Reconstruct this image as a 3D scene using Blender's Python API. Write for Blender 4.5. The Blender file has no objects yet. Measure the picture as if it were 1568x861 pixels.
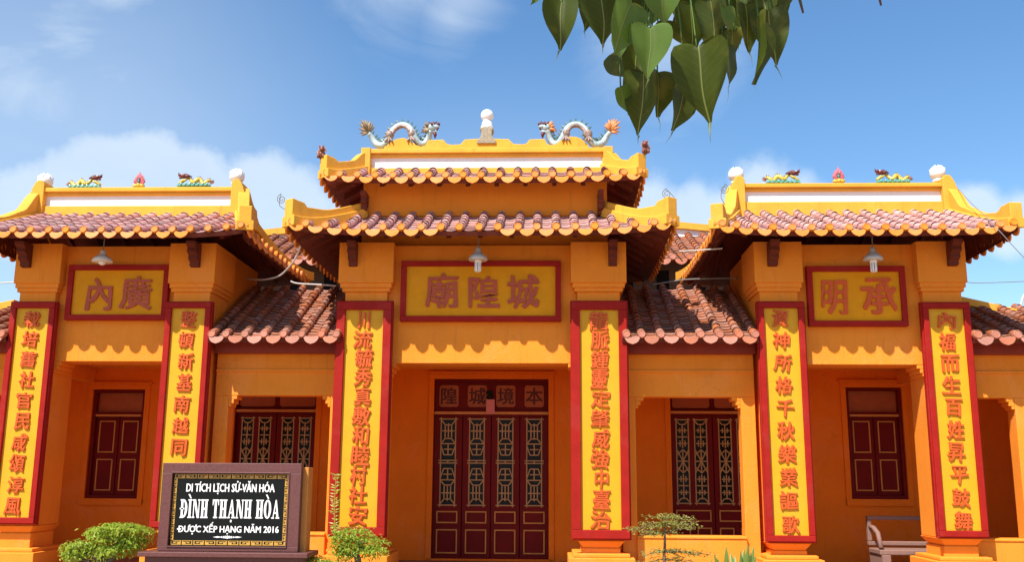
import bpy, math, random
from mathutils import Vector, Matrix, noise

random.seed(7)
R = math.radians
SC = bpy.context.scene
COL = SC.collection

# ------------------------------------------------------------------ camera
CAM_F, CAM_PITCH, CAM_YAW, CAM_ROLL = 1505.2, 0.1965, -0.0392, 0.0065
CAM_LOC = Vector((0.9614, -13.6, 1.5322))
_F = Vector((math.sin(CAM_YAW) * math.cos(CAM_PITCH), math.cos(CAM_YAW) * math.cos(CAM_PITCH), math.sin(CAM_PITCH)))
_R0 = Vector((math.cos(CAM_YAW), -math.sin(CAM_YAW), 0))
_U0 = _R0.cross(_F)
_c, _s = math.cos(CAM_ROLL), math.sin(CAM_ROLL)
_R = _R0 * _c + _U0 * _s
_U = _U0 * _c - _R0 * _s
cam = bpy.data.cameras.new('camera')
cam.sensor_width = 36
cam.lens = 36 * CAM_F / 1568
cam.clip_start = 0.05
cam.clip_end = 3000
camo = bpy.data.objects.new('camera', cam)
COL.objects.link(camo)
m3 = Matrix((_R, _U, -_F)).transposed()
camo.matrix_world = Matrix.Translation(CAM_LOC) @ m3.to_4x4()
SC.camera = camo


def at(px, py, y):
    """point of the plane Y=y seen at photo pixel (px, py): used to take measurements"""
    d = _F + _R * ((px - 784) / CAM_F) + _U * ((430.5 - py) / CAM_F)
    return CAM_LOC + d * ((y - CAM_LOC.y) / d.y)


# ------------------------------------------------------------------ light
SUN_EL, SUN_AZ = R(53), R(33)          # azimuth: from the left of the camera's back
TO_SUN = Vector((-math.sin(SUN_AZ) * math.cos(SUN_EL), -math.cos(SUN_AZ) * math.cos(SUN_EL), math.sin(SUN_EL)))
sl = bpy.data.lights.new('sun', 'SUN')
sl.energy = 4.6
sl.angle = R(0.5)
sl.color = (1.0, 0.95, 0.86)
so = bpy.data.objects.new('sun', sl)
COL.objects.link(so)
so.rotation_euler = TO_SUN.to_track_quat('Z', 'Y').to_euler()
so.location = (-6, -12, 16)

W = bpy.data.worlds.new('World')
SC.world = W
W.use_nodes = True
nt = W.node_tree
nt.nodes.clear()


def N(t, kind, **kw):
    n = t.nodes.new(kind)
    for k, v in kw.items():
        setattr(n, k, v)
    return n


def math_node(t, op, a, b=None, clamp=False):
    n = N(t, 'ShaderNodeMath', operation=op, use_clamp=clamp)
    for i, x in enumerate((a, b)):
        if x is None:
            continue
        if isinstance(x, (int, float)):
            n.inputs[i].default_value = x
        else:
            t.links.new(x, n.inputs[i])
    return n.outputs[0]


def build_world():
    out = N(nt, 'ShaderNodeOutputWorld')
    bg = N(nt, 'ShaderNodeBackground')
    sky = N(nt, 'ShaderNodeTexSky', sky_type='NISHITA', sun_disc=False)
    sky.sun_elevation = SUN_EL
    sky.sun_rotation = math.pi + SUN_AZ
    sky.air_density = 1.0
    sky.dust_density = 0.6
    sky.ozone_density = 1.6
    bg.inputs[1].default_value = 0.10
    tc = N(nt, 'ShaderNodeTexCoord')
    L = nt.links
    # cumulus banks: lobes around chosen directions, broken up by noise
    nz = N(nt, 'ShaderNodeTexNoise')
    nz.inputs['Scale'].default_value = 8
    nz.inputs['Detail'].default_value = 12
    nz.inputs['Roughness'].default_value = 0.60
    L.new(tc.outputs['Generated'], nz.inputs['Vector'])
    nz2 = N(nt, 'ShaderNodeTexNoise')
    nz2.inputs['Scale'].default_value = 5
    nz2.inputs['Detail'].default_value = 10
    nz2.inputs['Roughness'].default_value = 0.60
    nz2.inputs['Distortion'].default_value = 0.6
    mpw = N(nt, 'ShaderNodeMapping')
    mpw.inputs['Scale'].default_value = (1.0, 1.0, 2.4)
    mpw.inputs['Rotation'].default_value = (0.3, 0.5, 0.2)
    L.new(tc.outputs['Generated'], mpw.inputs['Vector'])
    L.new(mpw.outputs[0], nz2.inputs['Vector'])

    def lobes(lst):
        acc = None
        for px, py, r in lst:
            d = (_F + _R * ((px - 784) / CAM_F) + _U * ((430.5 - py) / CAM_F)).normalized()
            v = N(nt, 'ShaderNodeVectorMath', operation='DISTANCE')
            L.new(tc.outputs['Generated'], v.inputs[0])
            v.inputs[1].default_value = d
            q = math_node(nt, 'SUBTRACT', 1.0, math_node(nt, 'DIVIDE', v.outputs['Value'], r / CAM_F))
            acc = q if acc is None else math_node(nt, 'MAXIMUM', acc, q)
        return acc

    big = lobes([(60, 320, 85), (110, 300, 75), (160, 285, 85), (225, 275, 88), (285, 295, 85), (335, 330, 80), (400, 305, 82), (450, 325, 80), (250, 360, 120), (20, 350, 90),
                 (1000, 320, 80), (1050, 335, 80), (1110, 345, 85), (1165, 305, 75), (1215, 330, 75), (1490, 330, 62), (1560, 345, 62),
                 (560, 380, 120), (900, 390, 120), (1320, 390, 110), (-200, 340, 200), (1850, 330, 160)])
    a = math_node(nt, 'ADD', big, math_node(nt, 'MULTIPLY', math_node(nt, 'SUBTRACT', nz.outputs[0], 0.5), 1.55))
    mr = N(nt, 'ShaderNodeMapRange', interpolation_type='SMOOTHSTEP')
    L.new(a, mr.inputs[0])
    mr.inputs[1].default_value = 0.04
    mr.inputs[2].default_value = 0.52
    cl = math_node(nt, 'MULTIPLY', mr.outputs[0], 0.66)
    wisp = lobes([(40, 130, 260), (110, 60, 200), (600, -30, 190), (180, -20, 160), (-300, 100, 300), (1000, 60, 220), (690, 20, 130)])
    b = math_node(nt, 'ADD', wisp, math_node(nt, 'MULTIPLY', math_node(nt, 'SUBTRACT', nz2.outputs[0], 0.5), 1.5))
    mw = N(nt, 'ShaderNodeMapRange', interpolation_type='SMOOTHSTEP')
    L.new(b, mw.inputs[0])
    mw.inputs[1].default_value = 0.25
    mw.inputs[2].default_value = 1.35
    cw = math_node(nt, 'MULTIPLY', mw.outputs[0], 0.55)
    hz = lobes([(60, 260, 560), (-300, 250, 760), (750, 600, 560)])
    mh = N(nt, 'ShaderNodeMapRange', interpolation_type='SMOOTHSTEP')
    L.new(hz, mh.inputs[0])
    mh.inputs[1].default_value = 0.0
    mh.inputs[2].default_value = 0.9
    cw = math_node(nt, 'MAXIMUM', cw, math_node(nt, 'MULTIPLY', mh.outputs[0], 0.30))
    cov = math_node(nt, 'MAXIMUM', cl, cw)
    hs = N(nt, 'ShaderNodeHueSaturation')
    hs.inputs['Hue'].default_value = 0.499
    hs.inputs['Saturation'].default_value = 1.22
    hs.inputs['Value'].default_value = 1.17
    L.new(sky.outputs[0], hs.inputs['Color'])
    ccol = N(nt, 'ShaderNodeMix', data_type='RGBA')
    L.new(nz2.outputs[0], ccol.inputs[0])
    ccol.inputs[6].default_value = (4.3, 5.2, 6.0, 1)
    ccol.inputs[7].default_value = (6.2, 6.6, 7.0, 1)
    mix = N(nt, 'ShaderNodeMix', data_type='RGBA')
    L.new(cov, mix.inputs[0])
    L.new(hs.outputs[0], mix.inputs[6])
    L.new(ccol.outputs[2], mix.inputs[7])
    L.new(mix.outputs[2], bg.inputs[0])
    L.new(bg.outputs[0], out.inputs[0])


build_world()
SC.view_settings.view_transform = 'Standard'
SC.view_settings.look = 'None'
SC.view_settings.exposure = 0.75
SC.view_settings.gamma = 1
SC.view_settings.use_curve_mapping = False
SC.cycles.max_bounces = 8
SC.cycles.diffuse_bounces = 6
SC.cycles.transparent_max_bounces = 8

# ------------------------------------------------------------------ materials


def mat(name, col, rough=0.75, var=0.12, scale=3.0, col2=None, bump=0.15, bscale=40.0, spec=0.3, island=0.0,
        streak=0.0, metallic=0.0, speck=0.0, worn=0.0):
    m = bpy.data.materials.new(name)
    m.use_nodes = True
    t = m.node_tree
    b = t.nodes['Principled BSDF']
    L = t.links
    b.inputs['Roughness'].default_value = rough
    b.inputs['Specular IOR Level'].default_value = spec
    b.inputs['Metallic'].default_value = metallic
    geo = N(t, 'ShaderNodeNewGeometry')
    nz = N(t, 'ShaderNodeTexNoise')
    nz.inputs['Scale'].default_value = scale
    nz.inputs['Detail'].default_value = 8
    nz.inputs['Roughness'].default_value = 0.65
    L.new(geo.outputs['Position'], nz.inputs['Vector'])
    mr = N(t, 'ShaderNodeMapRange')
    L.new(nz.outputs[0], mr.inputs[0])
    mr.inputs[1].default_value = 0.3
    mr.inputs[2].default_value = 0.72
    mx = N(t, 'ShaderNodeMix', data_type='RGBA')
    L.new(mr.outputs[0], mx.inputs[0])
    c2 = col2 or tuple(c * (1 - 2.2 * var) for c in col)
    mx.inputs[6].default_value = (*c2, 1)
    mx.inputs[7].default_value = (*col, 1)
    cur = mx.outputs[2]

    def darken(fac, amount, dc):
        nonlocal cur
        q = N(t, 'ShaderNodeMix', data_type='RGBA')
        L.new(math_node(t, 'MULTIPLY', fac, amount), q.inputs[0])
        L.new(cur, q.inputs[6])
        q.inputs[7].default_value = (*dc, 1)
        cur = q.outputs[2]

    if island:
        hv = N(t, 'ShaderNodeHueSaturation')
        L.new(cur, hv.inputs['Color'])
        mv = N(t, 'ShaderNodeMapRange')
        L.new(geo.outputs['Random Per Island'], mv.inputs[0])
        mv.inputs[3].default_value = 1 - island
        mv.inputs[4].default_value = 1 + island * 0.7
        L.new(mv.outputs[0], hv.inputs['Value'])
        ms = N(t, 'ShaderNodeMapRange')
        L.new(math_node(t, 'FRACT', math_node(t, 'MULTIPLY', geo.outputs['Random Per Island'], 37.3)), ms.inputs[0])
        ms.inputs[3].default_value = 1 - island
        ms.inputs[4].default_value = 1 + island * 0.5
        L.new(ms.outputs[0], hv.inputs['Saturation'])
        cur = hv.outputs[0]
    if streak:
        mp = N(t, 'ShaderNodeMapping')
        mp.inputs['Scale'].default_value = (7, 7, 0.55)
        L.new(geo.outputs['Position'], mp.inputs['Vector'])
        ns = N(t, 'ShaderNodeTexNoise')
        ns.inputs['Scale'].default_value = 2.2
        ns.inputs['Detail'].default_value = 6
        ns.inputs['Roughness'].default_value = 0.7
        L.new(mp.outputs[0], ns.inputs['Vector'])
        ms = N(t, 'ShaderNodeMapRange', interpolation_type='SMOOTHSTEP')
        L.new(ns.outputs[0], ms.inputs[0])
        ms.inputs[1].default_value = 0.52
        ms.inputs[2].default_value = 0.80
        darken(ms.outputs[0], streak, tuple(c * 0.35 + 0.02 for c in col))
    if speck:
        nv = N(t, 'ShaderNodeTexNoise')
        nv.inputs['Scale'].default_value = 55
        nv.inputs['Detail'].default_value = 3
        L.new(geo.outputs['Position'], nv.inputs['Vector'])
        ms = N(t, 'ShaderNodeMapRange', interpolation_type='SMOOTHSTEP')
        L.new(nv.outputs[0], ms.inputs[0])
        ms.inputs[1].default_value = 0.60
        ms.inputs[2].default_value = 0.72
        darken(ms.outputs[0], speck, tuple(c * 0.25 + 0.01 for c in col))
    if worn:
        # faded patches with a ragged edge, and a few hairline cracks
        n1 = N(t, 'ShaderNodeTexNoise')
        n1.inputs['Scale'].default_value = 1.1
        n1.inputs['Detail'].default_value = 10
        n1.inputs['Roughness'].default_value = 0.72
        n1.inputs['Distortion'].default_value = 0.5
        L.new(geo.outputs['Position'], n1.inputs['Vector'])
        m1 = N(t, 'ShaderNodeMapRange', interpolation_type='SMOOTHSTEP')
        L.new(n1.outputs[0], m1.inputs[0])
        m1.inputs[1].default_value = 0.53
        m1.inputs[2].default_value = 0.60
        darken(m1.outputs[0], worn * 0.5, tuple(min(0.9, c * 0.92 + 0.035) for c in col))
        n2 = N(t, 'ShaderNodeTexNoise')
        n2.inputs['Scale'].default_value = 6
        n2.inputs['Detail'].default_value = 8
        n2.inputs['Roughness'].default_value = 0.8
        L.new(geo.outputs['Position'], n2.inputs['Vector'])
        m2 = N(t, 'ShaderNodeMapRange', interpolation_type='SMOOTHSTEP')
        L.new(n2.outputs[0], m2.inputs[0])
        m2.inputs[1].default_value = 0.60
        m2.inputs[2].default_value = 0.74
        darken(m2.outputs[0], worn * 0.55, tuple(c * 0.45 + 0.02 for c in col))
        vo = N(t, 'ShaderNodeTexVoronoi', feature='DISTANCE_TO_EDGE')
        vo.inputs['Scale'].default_value = 1.3
        wv = N(t, 'ShaderNodeVectorMath', operation='ADD')
        sc_ = N(t, 'ShaderNodeVectorMath', operation='SCALE')
        L.new(n2.outputs[1], sc_.inputs[0])
        sc_.inputs['Scale'].default_value = 0.35
        L.new(geo.outputs['Position'], wv.inputs[0])
        L.new(sc_.outputs[0], wv.inputs[1])
        L.new(wv.outputs[0], vo.inputs['Vector'])
        m3 = N(t, 'ShaderNodeMapRange')
        L.new(vo.outputs['Distance'], m3.inputs[0])
        m3.inputs[1].default_value = 0.0
        m3.inputs[2].default_value = 0.006
        m3.inputs[3].default_value = 1
        m3.inputs[4].default_value = 0
        m4 = N(t, 'ShaderNodeMapRange', interpolation_type='SMOOTHSTEP')
        L.new(n1.outputs[0], m4.inputs[0])
        m4.inputs[1].default_value = 0.50
        m4.inputs[2].default_value = 0.58
        darken(math_node(t, 'MULTIPLY', m3.outputs[0], m4.outputs[0]), worn * 0.7, tuple(c * 0.35 for c in col))
    L.new(cur, b.inputs['Base Color'])
    if bump:
        nb = N(t, 'ShaderNodeTexNoise')
        nb.inputs['Scale'].default_value = bscale
        nb.inputs['Detail'].default_value = 5
        L.new(geo.outputs['Position'], nb.inputs['Vector'])
        bp = N(t, 'ShaderNodeBump')
        bp.inputs['Strength'].default_value = bump
        bp.inputs['Distance'].default_value = 0.02
        L.new(nb.outputs[0], bp.inputs['Height'])
        L.new(bp.outputs[0], b.inputs['Normal'])
    return m


M = {}
M['wall'] = mat('orange_wall_paint', (0.88, 0.285, 0.028), 0.8, 0.06, 1.6, streak=0.36, bump=0.25, worn=0.8, spec=0.15)
M['inner'] = mat('shade_deepened_wall_paint', (0.82, 0.19, 0.009), 0.8, 0.07, 1.3, streak=0.30, bump=0.25, worn=0.7, spec=0.15)  # wall orange deepened in the colour itself to stand for warm porch shade
M['ridge'] = mat('yellow_ridge_paint', (0.80, 0.395, 0.045), 0.75, 0.09, 2.5, streak=0.50, speck=0.16, worn=0.8, spec=0.2)
M['white'] = mat('white_plaster', (0.80, 0.79, 0.77), 0.75, 0.04, 2, streak=0.14, speck=0.05)
M['eave'] = mat('orange_eave_tile', (0.74, 0.25, 0.030), 0.6, 0.08, 6, island=0.06, speck=0.30)
M['tile'] = mat('pink_roof_tile', (0.64, 0.34, 0.30), 0.7, 0.14, 2.2, island=0.18, speck=0.35, spec=0.2, worn=0.7)
M['terra'] = mat('terracotta_roof_tile', (0.42, 0.148, 0.075), 0.8, 0.16, 2.2, island=0.2, speck=0.45, spec=0.2, worn=0.9)
M['tile_joint'] = mat('tile_joint_mortar', (0.13, 0.06, 0.05), 0.9, 0.2, 9)
M['terra_joint'] = mat('dark_tile_joint', (0.055, 0.020, 0.012), 0.9, 0.2, 9)
M['terra_eave'] = mat('terracotta_eave_tile', (0.52, 0.19, 0.115), 0.6, 0.10, 6, island=0.15, speck=0.3)
M['soffit'] = mat('red_brown_soffit', (0.16, 0.030, 0.016), 0.7, 0.15, 5)
M['fascia'] = mat('dark_red_fascia', (0.30, 0.035, 0.018), 0.6, 0.12, 4)
M['board'] = mat('yellow_board', (0.72, 0.36, 0.009), 0.6, 0.06, 5, speck=0.12, bump=0.08, worn=0.3)
M['frame'] = mat('red_frame_paint', (0.36, 0.015, 0.010), 0.6, 0.10, 5, speck=0.2, bump=0.08, worn=0.4, spec=0.12)
M['char'] = mat('vermilion_lettering', (0.66, 0.105, 0.018), 0.55, 0.08, 8, bump=0.05)
M['plaque'] = mat('ochre_plaque', (0.78, 0.325, 0.006), 0.6, 0.08, 4, bump=0.05, spec=0.12, worn=0.4)
M['plaque_char'] = mat('dusty_red_lettering', (0.50, 0.095, 0.045), 0.6, 0.10, 8, bump=0.05)
M['door'] = mat('dark_red_door_paint', (0.17, 0.006, 0.004), 0.55, 0.12, 4, bump=0.05, spec=0.12)
M['trim'] = mat('ochre_trim_paint', (0.62, 0.25, 0.05), 0.55, 0.10, 6, bump=0.05)
M['lattice'] = mat('tan_lattice_paint', (0.50, 0.28, 0.10), 0.5, 0.10, 6, bump=0.03)
M['glass'] = mat('dark_glass', (0.010, 0.010, 0.010), 0.35, 0.1, 2, bump=0.0, spec=0.15)
M['tablet'] = mat('faded_tablet', (0.42, 0.10, 0.030), 0.6, 0.1, 6, bump=0.05)
M['ink'] = mat('dark_ink', (0.10, 0.012, 0.008), 0.6, 0.1, 6, bump=0.0)
M['granite'] = mat('purple_brown_granite', (0.155, 0.060, 0.055), 0.35, 0.14, 30, bump=0.0, spec=0.25, speck=0.4)
M['black'] = mat('black_granite', (0.008, 0.009, 0.009), 0.4, 0.1, 20, bump=0.0, spec=0.15)
M['gold'] = mat('gold_leaf', (0.62, 0.34, 0.05), 0.45, 0.12, 20, bump=0.0, spec=0.5)
M['letter'] = mat('white_lettering', (0.86, 0.86, 0.85), 0.6, 0.03, 10, bump=0.0)
M['bounce_ground'] = mat('warm_bounce_paving', (0.37, 0.23, 0.14), 0.8, 0.10, 0.8, bump=0.1)  # unseen court, its warm colour picked to bounce orange light into the shade
M['floor'] = mat('porch_floor_tile', (0.22, 0.12, 0.08), 0.5, 0.10, 2, bump=0.03)
M['grey'] = mat('weathered_grey_render', (0.42, 0.42, 0.40), 0.85, 0.16, 2.5, streak=0.4)
M['dim'] = mat('brown_grey_render', (0.24, 0.16, 0.11), 0.85, 0.16, 2.5)
M['stone'] = mat('bench_stone', (0.26, 0.15, 0.12), 0.75, 0.08, 20, bump=0.03, speck=0.2)
M['metal'] = mat('galvanised_metal', (0.62, 0.62, 0.60), 0.4, 0.1, 10, bump=0.0, metallic=0.2)
M['enamel'] = mat('white_enamel', (0.74, 0.73, 0.68), 0.35, 0.05, 10, bump=0.0, spec=0.5)
M['bulb'] = mat('lamp_glass', (0.85, 0.85, 0.83), 0.15, 0.02, 10, bump=0.0, spec=0.6)
M['cable'] = mat('grey_cable', (0.24, 0.23, 0.22), 0.6, 0.1, 10, bump=0.0)
M['iron'] = mat('thin_iron_rod', (0.16, 0.14, 0.13), 0.6, 0.1, 10, bump=0.0)
M['conduit'] = mat('white_conduit', (0.62, 0.58, 0.54), 0.5, 0.06, 10, bump=0.0)
M['pearl'] = mat('white_glazed_ball', (0.86, 0.85, 0.82), 0.25, 0.04, 6, bump=0.02, spec=0.5)
M['pedestal'] = mat('weathered_pedestal', (0.44, 0.36, 0.25), 0.8, 0.2, 30, bump=0.4, speck=0.35)
M['pale_scale'] = mat('pale_blue_glaze', (0.46, 0.58, 0.60), 0.35, 0.16, 14, bump=0.25, bscale=70, spec=0.5, speck=0.85)
M['back_scale'] = mat('mottled_back_glaze', (0.50, 0.60, 0.60), 0.35, 0.4, 22, col2=(0.07, 0.14, 0.14), bump=0.3, bscale=60, spec=0.5, speck=0.5)
M['dark_scale'] = mat('dark_teal_glaze', (0.10, 0.17, 0.16), 0.35, 0.2, 30, bump=0.2, spec=0.5)
M['haunch'] = mat('buff_glaze', (0.42, 0.29, 0.23), 0.4, 0.3, 25, bump=0.3, spec=0.4, speck=0.5)
M['tailgrey'] = mat('ochre_grey_glaze', (0.36, 0.26, 0.15), 0.4, 0.3, 30, bump=0.2, speck=0.4)
M['tailorange'] = mat('orange_glaze', (0.72, 0.28, 0.09), 0.4, 0.2, 30, bump=0.2)
M['mane'] = mat('russet_glaze', (0.30, 0.10, 0.055), 0.4, 0.3, 40, bump=0.2)
M['maroon'] = mat('maroon_glaze', (0.17, 0.035, 0.030), 0.35, 0.2, 40, bump=0.1)
M['dyellow'] = mat('yellow_glaze', (0.72, 0.52, 0.07), 0.3, 0.2, 60, bump=0.2, spec=0.5, speck=0.35)
M['turq'] = mat('turquoise_glaze', (0.16, 0.50, 0.44), 0.3, 0.25, 40, bump=0.2, spec=0.5)
M['pink'] = mat('pink_flame_glaze', (0.66, 0.14, 0.17), 0.4, 0.15, 40, bump=0.1)
M['paper'] = mat('pink_paper', (0.70, 0.22, 0.20), 0.8, 0.1, 30, bump=0.0)
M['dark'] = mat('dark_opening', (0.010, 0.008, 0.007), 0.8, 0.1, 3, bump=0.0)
M['bark'] = mat('brown_bark', (0.16, 0.11, 0.075), 0.9, 0.2, 14, bump=0.6, bscale=30)
M['pot'] = mat('grey_planter', (0.46, 0.42, 0.38), 0.7, 0.1, 12, bump=0.1)
M['soil'] = mat('dark_soil', (0.06, 0.045, 0.03), 0.9, 0.2, 30, bump=0.5)


def leafmat(name, col, col2, trans=0.35, rough=0.45, veins=False, island=0.35, spec=0.4):
    m = bpy.data.materials.new(name)
    m.use_nodes = True
    t = m.node_tree
    L = t.links
    b = t.nodes['Principled BSDF']
    out = t.nodes['Material Output']
    geo = N(t, 'ShaderNodeNewGeometry')
    mx = N(t, 'ShaderNodeMix', data_type='RGBA')
    L.new(geo.outputs['Random Per Island'], mx.inputs[0])
    mx.inputs[6].default_value = (*col, 1)
    mx.inputs[7].default_value = (*col2, 1)
    cur = mx.outputs[2]
    if veins:
        uv = N(t, 'ShaderNodeUVMap')
        sx = N(t, 'ShaderNodeSeparateXYZ')
        L.new(uv.outputs[0], sx.inputs[0])
        au = math_node(t, 'ABSOLUTE', sx.outputs[0])
        mid = N(t, 'ShaderNodeMapRange', interpolation_type='SMOOTHSTEP')
        L.new(au, mid.inputs[0])
        mid.inputs[1].default_value = 0.006
        mid.inputs[2].default_value = 0.020
        mid.inputs[3].default_value = 1
        mid.inputs[4].default_value = 0
        w = math_node(t, 'FRACT', math_node(t, 'MULTIPLY', math_node(t, 'ADD', sx.outputs[1], math_node(t, 'MULTIPLY', au, 0.55)), 9.0))
        w2 = math_node(t, 'ABSOLUTE', math_node(t, 'SUBTRACT', w, 0.5))
        lat = N(t, 'ShaderNodeMapRange', interpolation_type='SMOOTHSTEP')
        L.new(w2, lat.inputs[0])
        lat.inputs[1].default_value = 0.03
        lat.inputs[2].default_value = 0.09
        lat.inputs[3].default_value = 0.09
        lat.inputs[4].default_value = 0
        vv = math_node(t, 'MAXIMUM', mid.outputs[0], lat.outputs[0])
        nz = N(t, 'ShaderNodeTexNoise')
        nz.inputs['Scale'].default_value = 25
        nz.inputs['Detail'].default_value = 5
        L.new(geo.outputs['Position'], nz.inputs['Vector'])
        q0 = N(t, 'ShaderNodeMix', data_type='RGBA', blend_type='MULTIPLY')
        L.new(math_node(t, 'MULTIPLY', nz.outputs[0], 0.7), q0.inputs[0])
        L.new(cur, q0.inputs[6])
        q0.inputs[7].default_value = (0.5, 0.55, 0.4, 1)
        nb_ = N(t, 'ShaderNodeTexNoise')
        nb_.inputs['Scale'].default_value = 11
        nb_.inputs['Detail'].default_value = 6
        L.new(geo.outputs['Position'], nb_.inputs['Vector'])
        mb_ = N(t, 'ShaderNodeMapRange', interpolation_type='SMOOTHSTEP')
        L.new(nb_.outputs[0], mb_.inputs[0])
        mb_.inputs[1].default_value = 0.56
        mb_.inputs[2].default_value = 0.70
        qy = N(t, 'ShaderNodeMix', data_type='RGBA')
        L.new(math_node(t, 'MULTIPLY', mb_.outputs[0], 0.55), qy.inputs[0])
        L.new(q0.outputs[2], qy.inputs[6])
        qy.inputs[7].default_value = (0.17, 0.16, 0.02, 1)
        q = N(t, 'ShaderNodeMix', data_type='RGBA')
        L.new(vv, q.inputs[0])
        L.new(qy.outputs[2], q.inputs[6])
        q.inputs[7].default_value = (0.20, 0.24, 0.06, 1)
        cur = q.outputs[2]
        bp = N(t, 'ShaderNodeBump')
        bp.inputs['Strength'].default_value = 0.35
        bp.inputs['Distance'].default_value = 0.002
        L.new(vv, bp.inputs['Height'])
        L.new(bp.outputs[0], b.inputs['Normal'])
    L.new(cur, b.inputs['Base Color'])
    b.inputs['Roughness'].default_value = rough
    b.inputs['Specular IOR Level'].default_value = spec
    tr = N(t, 'ShaderNodeBsdfTranslucent')
    hs = N(t, 'ShaderNodeHueSaturation')
    L.new(cur, hs.inputs['Color'])
    hs.inputs['Hue'].default_value = 0.48
    hs.inputs['Value'].default_value = 1.9
    L.new(hs.outputs[0], tr.inputs[0])
    ms = N(t, 'ShaderNodeMixShader')
    ms.inputs[0].default_value = trans
    L.new(b.outputs[0], ms.inputs[1])
    L.new(tr.outputs[0], ms.inputs[2])
    L.new(ms.outputs[0], out.inputs[0])
    return m


M['bodhi'] = leafmat('bodhi_leaf', (0.045, 0.072, 0.007), (0.070, 0.095, 0.009), 0.36, 0.46, True, spec=0.25)
M['bodhi_light'] = leafmat('sunlit_bodhi_leaf', (0.10, 0.19, 0.035), (0.13, 0.22, 0.03), 0.35, 0.42, True, spec=0.35)  # same leaf in a paler green, sunlight put into the colour
M['bonsai'] = leafmat('bright_bonsai_leaf', (0.19, 0.29, 0.022), (0.38, 0.46, 0.06), 0.3, 0.5)
M['bonsai2'] = leafmat('mid_bonsai_leaf', (0.05, 0.12, 0.015), (0.13, 0.23, 0.03), 0.3, 0.5)
M['tierleaf'] = leafmat('olive_tier_leaf', (0.16, 0.19, 0.025), (0.36, 0.34, 0.09), 0.3, 0.5)
M['sword'] = leafmat('sword_leaf', (0.09, 0.18, 0.03), (0.20, 0.28, 0.06), 0.25, 0.4)

# ------------------------------------------------------------------ mesh builder
WL = {}


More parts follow.
